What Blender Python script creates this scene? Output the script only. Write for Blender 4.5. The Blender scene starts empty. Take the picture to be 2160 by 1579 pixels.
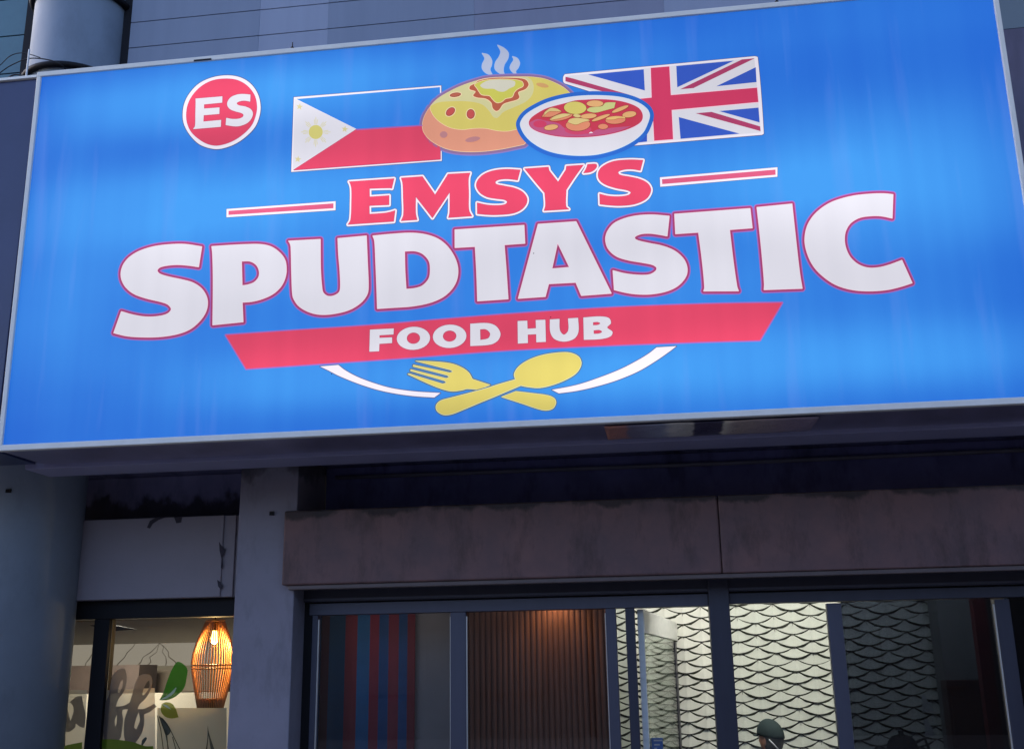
import bpy, bmesh, math, random
import numpy as np
from mathutils import Vector, Matrix
from mathutils.geometry import delaunay_2d_cdt
random.seed(7)
S = bpy.context.scene
COL = S.collection

# ------------------------------------------------------------------ camera
W, H, FPX = 2160.0, 1579.0, 2267.115
YAW, PITCH, ROLL = .1354808, .269623471, -.0163178398
CX, CY = 1080.0, 789.5
fw = np.array([-math.sin(YAW)*math.cos(PITCH), math.cos(YAW)*math.cos(PITCH), math.sin(PITCH)])
rt0 = np.array([math.cos(YAW), math.sin(YAW), 0.]); up0 = np.cross(rt0, fw)
rt = rt0*math.cos(ROLL)+up0*math.sin(ROLL); up = -rt0*math.sin(ROLL)+up0*math.cos(ROLL)
EYE = np.array([0, 0, 1.75])
cam_d = bpy.data.cameras.new("camera"); cam = bpy.data.objects.new("camera", cam_d); COL.objects.link(cam)
cam_d.sensor_fit = 'HORIZONTAL'; cam_d.sensor_width = 36; cam_d.lens = FPX/W*36
cam_d.clip_start = .05; cam_d.clip_end = 2000
M = Matrix.Identity(4)
for i in range(3):
    M[i][0] = rt[i]; M[i][1] = up[i]; M[i][2] = -fw[i]; M[i][3] = EYE[i]
cam.matrix_world = M
S.camera = cam

# ------------------------------------------------------------------ world, sun, exposure (overcast dusk)
wd = bpy.data.worlds.new("World"); S.world = wd; wd.use_nodes = True
nt = wd.node_tree; nt.nodes.clear()
sky = nt.nodes.new("ShaderNodeTexSky"); sky.sky_type = 'NISHITA'; sky.sun_disc = False
EXPO = 1.2
SUN_EL, SUN_ROT = math.radians(24), math.radians(-82)
sky.sun_elevation = SUN_EL; sky.sun_rotation = SUN_ROT; sky.ozone_density = 4.0; sky.air_density = 1.4; sky.dust_density = 1.0
bg = nt.nodes.new("ShaderNodeBackground"); bg.inputs[1].default_value = 0.15
wo = nt.nodes.new("ShaderNodeOutputWorld")
tint = nt.nodes.new("ShaderNodeMix"); tint.data_type = 'RGBA'; tint.blend_type = 'MULTIPLY'; tint.inputs[0].default_value = 1; tint.inputs[7].default_value = (1.06, .95, 1.10, 1)
nt.links.new(sky.outputs[0], tint.inputs[6]); nt.links.new(tint.outputs[2], bg.inputs[0]); nt.links.new(bg.outputs[0], wo.inputs[0])
sl = bpy.data.lights.new("sun", 'SUN'); sl.energy = 0.9; sl.angle = math.radians(12); sl.color = (1, .95, .90)
so = bpy.data.objects.new("sun", sl); COL.objects.link(so)
sd = Vector((math.sin(SUN_ROT)*math.cos(SUN_EL), math.cos(SUN_ROT)*math.cos(SUN_EL), math.sin(SUN_EL)))
so.rotation_euler = sd.to_track_quat('Z', 'Y').to_euler(); so.location = (0, 30, 30)
S.view_settings.view_transform = 'Standard'; S.view_settings.look = 'None'
S.view_settings.exposure = EXPO; S.view_settings.gamma = 1
S.cycles.use_denoising = True
S.cycles.max_bounces = 8; S.cycles.transparent_max_bounces = 16

# ------------------------------------------------------------------ helpers
def ray(x, y): return rt*(x-CX)/FPX - up*(y-CY)/FPX + fw
def at(x, y, Y):
    d = ray(x, y); return EYE + d*(Y-EYE[1])/d[1]
def atz(x, y, z):
    d = ray(x, y); return EYE + d*(z-EYE[2])/d[2]
def lin(c): return tuple(((v/255)/12.92 if v/255 <= .04045 else ((v/255+.055)/1.055)**2.4) for v in c)

def tag(o, label=None, cat=None, group=None, kind=None):
    if label: o['label'] = label
    if cat: o['category'] = cat
    if group: o['group'] = group
    if kind: o['kind'] = kind
    return o
def thing(name, label, cat, loc=(0, 0, 0), group=None):
    o = bpy.data.objects.new(name, None); COL.objects.link(o); o.location = loc
    return tag(o, label, cat, group)
def obj(name, bm, mats, parent=None, smooth=False, bevel=0, label=None):
    me = bpy.data.meshes.new(name)
    bmesh.ops.recalc_face_normals(bm, faces=bm.faces)
    bm.to_mesh(me); bm.free()
    if not isinstance(mats, (list, tuple)): mats = [mats]
    for m in mats: me.materials.append(m)
    if smooth:
        for p in me.polygons: p.use_smooth = True
    o = bpy.data.objects.new(name, me); COL.objects.link(o)
    if parent is not None:
        o.parent = parent
        off = Vector(parent.location)
        pp = parent.parent
        while pp is not None: off += Vector(pp.location); pp = pp.parent
        if parent.type == 'EMPTY' or off.length > 0:
            me.transform(Matrix.Translation(-off))
    if bevel:
        b = o.modifiers.new("bevel", 'BEVEL'); b.width = bevel; b.segments = 2; b.limit_method = 'ANGLE'
    if label: o['label'] = label
    return o
def bx(bm, x0, x1, y0, y1, z0, z1, mi=0):
    vs = [bm.verts.new(p) for p in ((x0,y0,z0),(x1,y0,z0),(x1,y1,z0),(x0,y1,z0),(x0,y0,z1),(x1,y0,z1),(x1,y1,z1),(x0,y1,z1))]
    for f in ((0,1,5,4),(1,2,6,5),(2,3,7,6),(3,0,4,7),(4,5,6,7),(3,2,1,0)):
        fc = bm.faces.new([vs[i] for i in f]); fc.material_index = mi
def box(*a, mi=0):
    bm = bmesh.new(); bx(bm, *a, mi=mi); return bm
def pbox(bm, px0, py0, px1, py1, Y0, Y1, z0=None, z1=None, mi=0):
    """box whose front face at depth Y0 spans the given picture rectangle, of real thickness Y0..Y1"""
    xm, ym = (px0+px1)/2, (py0+py1)/2
    X0, X1 = at(px0, ym, Y0)[0], at(px1, ym, Y0)[0]
    Z1 = at(xm, py0, Y0)[2] if z1 is None else z1
    Z0 = at(xm, py1, Y0)[2] if z0 is None else z0
    bx(bm, X0, X1, Y0, Y1, Z0, Z1, mi)
    return X0, X1, Z0, Z1
def tube(bm, pts, r, n=8, mi=0, caps=True):
    pts = [Vector(p) for p in pts]; rings = []
    rr = r if isinstance(r, (list, tuple)) else [r]*len(pts)
    prev = None
    for i, p in enumerate(pts):
        t = (pts[min(i+1, len(pts)-1)]-pts[max(i-1, 0)]).normalized()
        a = prev if prev is not None else (Vector((0, 0, 1)) if abs(t.z) < .9 else Vector((1, 0, 0)))
        u = (a - t*a.dot(t)).normalized(); v = t.cross(u); prev = u
        rings.append([bm.verts.new(p+(u*math.cos(k*2*math.pi/n)+v*math.sin(k*2*math.pi/n))*rr[i]) for k in range(n)])
    for a, b in zip(rings, rings[1:]):
        for k in range(n):
            f = bm.faces.new((a[k], a[(k+1) % n], b[(k+1) % n], b[k])); f.material_index = mi
    if caps:
        for g in (rings[0], rings[-1]):
            f = bm.faces.new(g); f.material_index = mi
def lathe(bm, cx, cy, prof, n=48, mi=0):
    rings = [[bm.verts.new((cx+r*math.cos(k*2*math.pi/n), cy+r*math.sin(k*2*math.pi/n), z)) for k in range(n)] for r, z in prof]
    for a, b in zip(rings, rings[1:]):
        for k in range(n):
            f = bm.faces.new((a[k], a[(k+1) % n], b[(k+1) % n], b[k])); f.material_index = mi
    for g in (rings[0], rings[-1]):
        f = bm.faces.new(g); f.material_index = mi

# ------------------------------------------------------------------ materials
def nodes(name):
    m = bpy.data.materials.new(name); m.use_nodes = True
    n = m.node_tree; return m, n, n.nodes["Principled BSDF"]
def mat(name, c, rough=.6, metal=0, var=.25, scale=6, bump=0, c2=None, scl=(1, 1, 1), spec=.5, emi=None, es=0, stain=0, mould=None):
    m, n, p = nodes(name)
    p.inputs['Roughness'].default_value = rough; p.inputs['Metallic'].default_value = metal
    p.inputs['Specular IOR Level'].default_value = spec
    tc = n.nodes.new("ShaderNodeTexCoord"); mp = n.nodes.new("ShaderNodeMapping"); mp.inputs['Scale'].default_value = scl
    n.links.new(tc.outputs['Object'], mp.inputs[0])
    nz = n.nodes.new("ShaderNodeTexNoise"); nz.inputs['Scale'].default_value = scale; nz.inputs['Detail'].default_value = 8; nz.inputs['Roughness'].default_value = .65
    n.links.new(mp.outputs[0], nz.inputs[0])
    cr = n.nodes.new("ShaderNodeValToRGB"); cr.color_ramp.elements[0].position = .3; cr.color_ramp.elements[1].position = .7
    a = lin(c); b = lin(c2) if c2 else tuple(v*(1-var) for v in a)
    cr.color_ramp.elements[0].color = (*b, 1); cr.color_ramp.elements[1].color = (*a, 1)
    n.links.new(nz.outputs[0], cr.inputs[0])
    out = cr.outputs[0]
    if stain:
        n2 = n.nodes.new("ShaderNodeTexNoise"); n2.inputs['Scale'].default_value = 2.2; n2.inputs['Detail'].default_value = 10; n2.inputs['Roughness'].default_value = .7
        m2 = n.nodes.new("ShaderNodeMapping"); m2.inputs['Scale'].default_value = (2.2, 1, .8); m2.inputs['Location'].default_value = (3.1, 0, 7)
        n.links.new(tc.outputs['Object'], m2.inputs[0]); n.links.new(m2.outputs[0], n2.inputs[0])
        r2 = n.nodes.new("ShaderNodeValToRGB"); r2.color_ramp.elements[0].position = .35; r2.color_ramp.elements[1].position = .5
        r2.color_ramp.elements[0].color = (1-stain, 1-stain, 1-stain, 1); r2.color_ramp.elements[1].color = (1, 1, 1, 1)
        n.links.new(n2.outputs[0], r2.inputs[0])
        mx = n.nodes.new("ShaderNodeMix"); mx.data_type = 'RGBA'; mx.blend_type = 'MULTIPLY'; mx.inputs[0].default_value = 1
        n.links.new(out, mx.inputs[6]); n.links.new(r2.outputs[0], mx.inputs[7]); out = mx.outputs[2]
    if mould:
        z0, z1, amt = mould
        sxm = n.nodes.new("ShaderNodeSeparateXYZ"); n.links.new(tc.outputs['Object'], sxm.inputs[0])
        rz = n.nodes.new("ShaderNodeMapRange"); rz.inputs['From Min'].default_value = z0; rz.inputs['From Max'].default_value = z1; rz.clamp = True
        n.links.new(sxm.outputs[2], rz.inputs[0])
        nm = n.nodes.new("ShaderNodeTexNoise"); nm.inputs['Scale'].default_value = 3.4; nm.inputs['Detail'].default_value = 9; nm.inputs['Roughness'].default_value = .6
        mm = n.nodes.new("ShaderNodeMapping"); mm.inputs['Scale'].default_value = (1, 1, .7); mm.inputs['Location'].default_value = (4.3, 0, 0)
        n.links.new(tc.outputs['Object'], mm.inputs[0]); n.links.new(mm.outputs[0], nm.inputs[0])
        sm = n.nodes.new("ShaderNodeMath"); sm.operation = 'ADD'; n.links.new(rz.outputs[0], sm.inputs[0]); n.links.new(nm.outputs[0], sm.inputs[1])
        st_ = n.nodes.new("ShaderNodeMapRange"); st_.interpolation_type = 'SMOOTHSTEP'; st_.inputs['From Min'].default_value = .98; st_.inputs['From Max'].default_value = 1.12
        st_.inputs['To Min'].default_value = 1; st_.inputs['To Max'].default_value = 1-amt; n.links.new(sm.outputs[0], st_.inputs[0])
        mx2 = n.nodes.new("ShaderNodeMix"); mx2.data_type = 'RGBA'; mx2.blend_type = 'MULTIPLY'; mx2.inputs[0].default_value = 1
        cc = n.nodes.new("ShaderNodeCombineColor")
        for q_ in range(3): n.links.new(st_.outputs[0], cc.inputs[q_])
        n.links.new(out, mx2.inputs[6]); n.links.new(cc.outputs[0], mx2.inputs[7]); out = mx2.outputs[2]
    n.links.new(out, p.inputs['Base Color'])
    if bump:
        bp = n.nodes.new("ShaderNodeBump"); bp.inputs['Strength'].default_value = bump; bp.inputs['Distance'].default_value = .01
        n3 = n.nodes.new("ShaderNodeTexNoise"); n3.inputs['Scale'].default_value = scale*6; n3.inputs['Detail'].default_value = 5
        n.links.new(mp.outputs[0], n3.inputs[0]); n.links.new(n3.outputs[0], bp.inputs['Height']); n.links.new(bp.outputs[0], p.inputs['Normal'])
    rg = n.nodes.new("ShaderNodeMapRange"); rg.inputs['To Min'].default_value = max(0, rough-.08); rg.inputs['To Max'].default_value = min(1, rough+.1)
    n.links.new(nz.outputs[0], rg.inputs[0]); n.links.new(rg.outputs[0], p.inputs['Roughness'])
    if emi: p.inputs['Emission Color'].default_value = (*lin(emi), 1); p.inputs['Emission Strength'].default_value = es
    return m
def glass(name, tint=(1, 1, 1), refl=1.0, rough=0.0):
    m, n, p = nodes(name); n.nodes.remove(p)
    tr = n.nodes.new("ShaderNodeBsdfTransparent"); tr.inputs[0].default_value = (*tint, 1)
    gl = n.nodes.new("ShaderNodeBsdfGlossy"); gl.inputs['Roughness'].default_value = rough
    fr = n.nodes.new("ShaderNodeFresnel"); fr.inputs[0].default_value = 1.5
    mu = n.nodes.new("ShaderNodeMath"); mu.operation = 'MULTIPLY'; mu.inputs[1].default_value = refl; mu.use_clamp = True
    mx = n.nodes.new("ShaderNodeMixShader")
    n.links.new(fr.outputs[0], mu.inputs[0]); n.links.new(mu.outputs[0], mx.inputs[0])
    n.links.new(tr.outputs[0], mx.inputs[1]); n.links.new(gl.outputs[0], mx.inputs[2])
    n.links.new(mx.outputs[0], n.nodes["Material Output"].inputs[0])
    return m
def film(name, c, alpha):
    m, n, p = nodes(name)
    n.nodes.remove(p); df = n.nodes.new('ShaderNodeBsdfDiffuse'); tl = n.nodes.new('ShaderNodeBsdfTranslucent'); tr = n.nodes.new('ShaderNodeBsdfTransparent')
    for q in (df, tl): q.inputs[0].default_value = (*lin(c), 1)
    m1 = n.nodes.new('ShaderNodeMixShader'); m2 = n.nodes.new('ShaderNodeMixShader'); m1.inputs[0].default_value = .75; m2.inputs[0].default_value = alpha
    n.links.new(df.outputs[0], m1.inputs[1]); n.links.new(tl.outputs[0], m1.inputs[2]); n.links.new(tr.outputs[0], m2.inputs[1]); n.links.new(m1.outputs[0], m2.inputs[2])
    n.links.new(m2.outputs[0], n.nodes['Material Output'].inputs[0])
    return m
# brightness of the back-lit face: rows of tubes behind the skin, drop-off at the box edges, faint stretch marks
grp = bpy.data.node_groups.new("tube_rows", 'ShaderNodeTree')
grp.interface.new_socket("Fac", in_out='OUTPUT', socket_type='NodeSocketFloat')
def build_rows():
    n = grp; go = n.nodes.new("NodeGroupOutput"); tc = n.nodes.new("ShaderNodeTexCoord")
    def noise(sc, loc, s, lo, hi, det=2):
        mp = n.nodes.new("ShaderNodeMapping"); mp.inputs['Scale'].default_value = sc; mp.inputs['Location'].default_value = loc
        n.links.new(tc.outputs['Object'], mp.inputs[0])
        z = n.nodes.new("ShaderNodeTexNoise"); z.inputs['Scale'].default_value = s; z.inputs['Detail'].default_value = det; z.inputs['Roughness'].default_value = .4
        n.links.new(mp.outputs[0], z.inputs[0])
        r = n.nodes.new("ShaderNodeMapRange"); r.interpolation_type = 'SMOOTHSTEP'
        r.inputs['From Min'].default_value = .3; r.inputs['From Max'].default_value = .7
        r.inputs['To Min'].default_value = lo; r.inputs['To Max'].default_value = hi
        n.links.new(z.outputs[0], r.inputs[0]); return r.outputs[0]
    a = noise((.6, 0, 1.5), (1.3, 0, 4.2), 1.1, .95, 1.05, 1)
    b = noise((3.2, 0, .05), (5, 0, 0), 2.2, .965, 1.04, 3)
    acc = None
    for px, py, rx, ry, amp in LAMPS:
        u, v = sign_map((px, py)); k_ = SW/2100
        mp = n.nodes.new("ShaderNodeMapping"); mp.vector_type = 'POINT'
        mp.inputs['Scale'].default_value = (1/(rx*k_), 0, 1/(ry*k_)); mp.inputs['Location'].default_value = (-u/(rx*k_), 0, -v/(ry*k_))
        n.links.new(tc.outputs['Object'], mp.inputs[0])
        ln = n.nodes.new("ShaderNodeVectorMath"); ln.operation = 'LENGTH'; n.links.new(mp.outputs[0], ln.inputs[0])
        r = n.nodes.new("ShaderNodeMapRange"); r.interpolation_type = 'SMOOTHERSTEP'
        r.inputs['From Min'].default_value = 0; r.inputs['From Max'].default_value = 1.5; r.inputs['To Min'].default_value = amp; r.inputs['To Max'].default_value = 0
        n.links.new(ln.outputs['Value'], r.inputs[0])
        ad = n.nodes.new("ShaderNodeMath"); ad.operation = 'ADD'; n.links.new(r.outputs[0], ad.inputs[0])
        if acc is None: ad.inputs[1].default_value = .72
        else: n.links.new(acc, ad.inputs[1])
        acc = ad.outputs[0]
    m0 = n.nodes.new("ShaderNodeMath"); m0.operation = 'MULTIPLY'; n.links.new(a, m0.inputs[0]); n.links.new(acc, m0.inputs[1]); a = m0.outputs[0]
    m1 = n.nodes.new("ShaderNodeMath"); m1.operation = 'MULTIPLY'; n.links.new(a, m1.inputs[0]); n.links.new(b, m1.inputs[1])
    sx = n.nodes.new("ShaderNodeSeparateXYZ"); n.links.new(tc.outputs['Object'], sx.inputs[0])
    def edge(sock, lo, hi, d, amt):
        outs = []
        for e0, e1 in ((lo, lo+d), (hi, hi-d)):
            r = n.nodes.new("ShaderNodeMapRange"); r.interpolation_type = 'SMOOTHSTEP'
            r.inputs['From Min'].default_value = e0; r.inputs['From Max'].default_value = e1
            r.inputs['To Min'].default_value = amt; r.inputs['To Max'].default_value = 1
            n.links.new(sock, r.inputs[0]); outs.append(r.outputs[0])
        m = n.nodes.new("ShaderNodeMath"); m.operation = 'MULTIPLY'
        n.links.new(outs[0], m.inputs[0]); n.links.new(outs[1], m.inputs[1]); return m.outputs[0]
    e1 = edge(sx.outputs[0], 0, SW, .35, .84); e2 = edge(sx.outputs[2], 0, SH, .25, .86)
    m2 = n.nodes.new("ShaderNodeMath"); m2.operation = 'MULTIPLY'; n.links.new(e1, m2.inputs[0]); n.links.new(e2, m2.inputs[1])
    m3 = n.nodes.new("ShaderNodeMath"); m3.operation = 'MULTIPLY'; n.links.new(m1.outputs[0], m3.inputs[0]); n.links.new(m2.outputs[0], m3.inputs[1])
    m4 = n.nodes.new('ShaderNodeMath'); m4.operation = 'MULTIPLY'; m4.inputs[1].default_value = 1.0; n.links.new(m3.outputs[0], m4.inputs[0]); n.links.new(m4.outputs[0], go.inputs[0])
SX0, SX1, SZ0, TILT, SH = -3.98803221, 2.13402920, 3.1425052, 1.04806936e-02, 2.52786106
SW = SX1-SX0
QP = [(86, 162), (2087, -24), (2223, 831), (10, 943)]
def homog(src, dst):
    A = []; b = []
    for (x, y), (u, v) in zip(src, dst):
        A.append([x, y, 1, 0, 0, 0, -u*x, -u*y]); b.append(u)
        A.append([0, 0, 0, x, y, 1, -v*x, -v*y]); b.append(v)
    h = np.linalg.solve(np.array(A, float), np.array(b, float)); return np.append(h, 1).reshape(3, 3)
HM = homog(QP, [(0, SH), (SW, SH), (SW, 0), (0, 0)])
def sign_map(p):
    q = HM @ np.array([p[0], p[1], 1.]); return q[0]/q[2], q[1]/q[2]
# strong spots of the tube rows behind the skin: centre, reach, gain
LAMPS = [(420, 205, 360, 95, .32), (330, 440, 460, 120, .38), (880, 420, 480, 120, .26), (80, 640, 200, 130, .12), (660, 800, 330, 75, .26), (1150, 800, 320, 75, .22),
         (1560, 770, 460, 95, .34), (1990, 740, 260, 80, .16), (1880, 380, 360, 150, .40), (1450, 400, 330, 110, .2), (760, 170, 260, 90, .2), (250, 330, 240, 70, -.10), (1900, 110, 520, 130, -.16), (2120, 600, 160, 120, -.1), (120, 860, 400, 80, -.08), (1250, 60, 500, 70, -.06), (620, 560, 500, 70, .1), (1300, 610, 400, 80, .1)]
build_rows()
BLUE = (50, 128, 238); BLUE2 = (44, 122, 236)
_lit = {}
def lit(c, k=1.0, name=None):
    key = (c, k)
    if key in _lit: return _lit[key]
    m, n, p = nodes(name or "backlit_%02x%02x%02x" % c)
    l = lin(c)
    p.inputs['Base Color'].default_value = (l[0]*.12, l[1]*.12, l[2]*.12, 1); p.inputs['Roughness'].default_value = .5
    p.inputs['Specular IOR Level'].default_value = .25
    p.inputs['Emission Color'].default_value = (*l, 1)
    g = n.nodes.new("ShaderNodeGroup"); g.node_tree = grp
    mu = n.nodes.new("ShaderNodeMath"); mu.operation = 'POWER'; mu.inputs[1].default_value = k
    n.links.new(g.outputs[0], mu.inputs[0])
    sc_ = n.nodes.new("ShaderNodeMath"); sc_.operation = 'MULTIPLY'; sc_.inputs[1].default_value = .5**EXPO
    n.links.new(mu.outputs[0], sc_.inputs[0]); n.links.new(sc_.outputs[0], p.inputs['Emission Strength'])
    if c == BLUE or c == BLUE2:
        mr = n.nodes.new("ShaderNodeMapRange"); mr.inputs['From Min'].default_value = .5; mr.inputs['From Max'].default_value = 1.15
        n.links.new(g.outputs[0], mr.inputs[0])
        cm = n.nodes.new("ShaderNodeMix"); cm.data_type = 'RGBA'
        cm.inputs[6].default_value = (*lin((30, 100, 204)), 1); cm.inputs[7].default_value = (*lin((70, 162, 244)), 1)
        n.links.new(mr.outputs[0], cm.inputs[0])
        tc = n.nodes.new("ShaderNodeTexCoord"); mp = n.nodes.new("ShaderNodeMapping"); mp.inputs['Scale'].default_value = (2.6, 0, .22); mp.inputs['Location'].default_value = (2, 0, 1)
        nz = n.nodes.new("ShaderNodeTexNoise"); nz.inputs['Scale'].default_value = 2.6; nz.inputs['Detail'].default_value = 3
        n.links.new(tc.outputs['Object'], mp.inputs[0]); n.links.new(mp.outputs[0], nz.inputs[0])
        m5 = n.nodes.new("ShaderNodeMapRange"); m5.inputs['From Min'].default_value = .56; m5.inputs['From Max'].default_value = .72; m5.inputs['To Max'].default_value = .15
        n.links.new(nz.outputs[0], m5.inputs[0])
        c2 = n.nodes.new("ShaderNodeMix"); c2.data_type = 'RGBA'; c2.inputs[7].default_value = (*lin((136, 160, 242)), 1)
        n.links.new(m5.outputs[0], c2.inputs[0]); n.links.new(cm.outputs[2], c2.inputs[6]); n.links.new(c2.outputs[2], p.inputs['Emission Color'])
        sc_.inputs[0].default_value = 1; n.links.remove(sc_.inputs[0].links[0]); sc_.inputs[0].default_value = .95
    _lit[key] = m; return m

# ------------------------------------------------------------------ flat artwork -> real sheets on the sign face
def P(s, ox=0, oy=0, k=1.0, sub=5):
    """outline from 'x,y x,y* ...' (star = corner), smooth between corners; crop offset and scale undone"""
    pts = []; cor = []
    for t in s.split():
        c = t.endswith('*'); t = t.rstrip('*'); x, y = t.split(','); pts.append((ox+float(x)/k, oy+float(y)/k)); cor.append(c)
    n = len(pts); out = []
    for i in range(n):
        p0, p1, p2, p3 = (np.array(pts[(i+j) % n]) for j in (-1, 0, 1, 2))
        c1, c2 = cor[i], cor[(i+1) % n]
        if c1 and c2: out.append(tuple(p1)); continue
        d = np.linalg.norm(p2-p1)
        t1 = (p2-p1) if c1 else (p2-p0)*d/(np.linalg.norm(p2-p1)+np.linalg.norm(p1-p0)+1e-9)
        t2 = (p2-p1) if c2 else (p3-p1)*d/(np.linalg.norm(p3-p2)+np.linalg.norm(p2-p1)+1e-9)
        for j in range(sub):
            t = j/sub; h = (2*t**3-3*t**2+1, t**3-2*t**2+t, -2*t**3+3*t**2, t**3-t**2)
            out.append(tuple(h[0]*p1+h[1]*t1+h[2]*p2+h[3]*t2))
    return out
def EL(cx, cy, rx, ry, rot=0, ox=0, oy=0, k=1.0, n=28):
    a = math.radians(rot); o = []
    for i in range(n):
        t = i*2*math.pi/n; x, y = rx*math.cos(t), ry*math.sin(t)
        o.append((ox+(cx+x*math.cos(a)-y*math.sin(a))/k, oy+(cy+x*math.sin(a)+y*math.cos(a))/k))
    return o
def inside(pt, loops):
    c = False; x, y = pt
    for L in loops:
        n = len(L)
        for i in range(n):
            x1, y1 = L[i]; x2, y2 = L[(i+1) % n]
            if (y1 > y) != (y2 > y) and x < (x2-x1)*(y-y1)/(y2-y1)+x1: c = not c
    return c
def region(loops, w=0):
    """triangles of the (even-odd) area grown by w"""
    verts = []; edges = []
    def add(L):
        b = len(verts); verts.extend(L)
        edges.extend((b+i, b+(i+1) % len(L)) for i in range(len(L)))
    if w == 0:
        for L in loops: add(L)
    else:
        for L in loops:
            A = np.array(L); n = len(A)
            area = .5*sum(A[i][0]*A[(i+1) % n][1]-A[(i+1) % n][0]*A[i][1] for i in range(n))
            sgn = 1 if area > 0 else -1
            # sample one point just left to know which side is outside
            d = A[1]-A[0]; nn = np.array([d[1], -d[0]])/(np.linalg.norm(d)+1e-9)
            mid = (A[0]+A[1])/2
            side = 1 if not inside(mid+nn*.05, loops) else -1
            O = []
            for i in range(n):
                a = A[i]-A[i-1]; b = A[(i+1) % n]-A[i]
                la, lb = np.linalg.norm(a), np.linalg.norm(b)
                if la < 1e-6 or lb < 1e-6: continue
                na = np.array([a[1], -a[0]])/la*side; nb = np.array([b[1], -b[0]])/lb*side
                cosv = float(np.clip(na@nb, -1, 1))
                convex = (a[0]*b[1]-a[1]*b[0])*side > 0
                if convex and cosv < .9:
                    for t in (0, .25, .5, .75, 1):
                        v = na*(1-t)+nb*t; O.append(tuple(A[i]+v/np.linalg.norm(v)*w))
                else:
                    v = na+nb; l = np.linalg.norm(v)
                    if l < .3: continue
                    v = v/l; O.append(tuple(A[i]+v*w/max(.35, float(v@na))))
            add(O)
    vs, _, fs, *_ = delaunay_2d_cdt([Vector(v) for v in verts], edges, [], 0, 1e-4)
    V = np.array([tuple(v) for v in vs]); out = []
    if w:
        sa = np.array([p for L in loops for p in L]); sb = np.array([p for L in loops for p in (L[1:]+L[:1])]); ab = sb-sa; l2 = (ab**2).sum(1)+1e-12
    for f in fs:
        c = V[list(f)].mean(0)
        a3 = V[list(f)]
        ok = inside(c, loops)
        if not ok and w:
            t = np.clip(((c-sa)*ab).sum(1)/l2, 0, 1); dd = np.sqrt((((sa+ab*t[:, None])-c)**2).sum(1).min()); ok = dd < w
        if ok: out.append(f)
    return V, out
sign = None
def sheet(name, layers, parent, label=None, mapper=None):
    """layers: (loops, stroke, material, level); each level lies 1.2 mm prouder of the sign face"""
    bm = bmesh.new(); mats = []
    for loops, w, m, lv in layers:
        if isinstance(loops[0][0], (int, float)): loops = [loops]
        if m not in mats: mats.append(m)
        V, F = region(loops, w); mp = {}
        for f in F:
            q = []
            for i in f:
                if i not in mp:
                    u, v = sign_map(V[i]); mp[i] = bm.verts.new((u, -.0012*lv, v))
                q.append(mp[i])
            try: fc = bm.faces.new(q); fc.material_index = mats.index(m)
            except ValueError: pass
    me = bpy.data.meshes.new(name)
    for f in bm.faces:
        f.normal_update()
        if f.normal.y > 0: f.normal_flip()
    bm.to_mesh(me); bm.free()
    for m in mats: me.materials.append(m)
    o = bpy.data.objects.new(name, me); COL.objects.link(o); o.parent = parent
    if label: o['label'] = label
    return o

# ================================================================== GROUND
road = tag(obj('road', box(-60, 60, -60, 4.2, -.02, 0.0), mat('asphalt', (112, 108, 106), .85, scale=20, bump=.4)), kind='structure')
pave = tag(obj('pavement', box(-60, 60, 4.2, 7.1, -.02, .12), mat('paving', (120, 116, 110), .8, scale=12, bump=.3), bevel=.01), kind='structure')
shopfloor = tag(obj('floor', box(-6, 6, 7.1, 12.5, -.02, .125), mat('floor_tile', (120, 112, 104), .35, scale=8)), kind='structure')
grnd = tag(obj('ground', box(-900, 900, -900, 900, -.3, -.03), mat('ground_earth', (78, 76, 72), .9, scale=2)), kind='structure')

bm = bmesh.new()  # unseen buildings added to block low sky and darken glass reflections
for i in range(9):
    x = -46+i*11; h = (4, 5, 5.5, 4.5, 6, 7, 9, 10, 10)[i]
    bx(bm, x, x+10.8, -26, -16, 0, h)
    for a in range(3):
        for b in range(2): bx(bm, x+1+a*3.3, x+3+a*3.3, -15.99, -15.9, 1.2+b*3.2, 2.9+b*3.2)
bx(bm, 8, 15, .5, 6.9, 0, 10)  # unseen wing added to cut the light from the right
tag(obj('unseen_shade_buildings', bm, mat('shade_building_render', (92, 88, 86), .8)), kind='structure')
# ================================================================== MATERIALS OF THE PLACE
M_siding = [mat('cladding_blue', (128, 138, 156), .35, scale=2, scl=(3, 1, .2), var=.12),  # upright bands of reflection are put into the cladding tones
            mat('cladding_pale', (146, 154, 172), .35, scale=2, scl=(3, 1, .2), var=.10),
            mat('cladding_grey', (130, 134, 152), .35, scale=2, scl=(3, 1, .2), var=.12)]
M_dark = mat('dark_gap', (18, 20, 30), .8)
M_col = mat('column_paint', (122, 134, 146), .55, scale=3, var=.14, bump=.06, stain=.14)
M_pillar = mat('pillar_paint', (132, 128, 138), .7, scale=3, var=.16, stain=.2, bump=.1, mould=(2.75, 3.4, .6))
M_box = mat('white_lintel_paint', (138, 130, 136), .7, scale=4, var=.1, bump=.1)
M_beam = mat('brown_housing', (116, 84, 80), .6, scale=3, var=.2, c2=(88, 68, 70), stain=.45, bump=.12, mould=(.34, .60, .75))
M_frame = mat('grey_aluminium', (80, 80, 93), .45, metal=.35, scale=10, scl=(1, 1, .1), var=.15)
M_framed = mat('dark_aluminium', (58, 58, 70), .45, metal=.3, scale=10, scl=(1, 1, .1), var=.2)
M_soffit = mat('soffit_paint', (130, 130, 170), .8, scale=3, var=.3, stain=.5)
M_trim = mat('sign_trim', (232, 230, 220), .5, metal=.0, scale=6, scl=(1, 1, 1), var=.12)
M_signbody = mat('sign_sheet_metal', (150, 146, 176), .3, metal=.3, scale=2, scl=(2.5, 1, 1), var=.4)
M_black = mat('black_paint', (16, 14, 18), .6, spec=.25)
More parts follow.
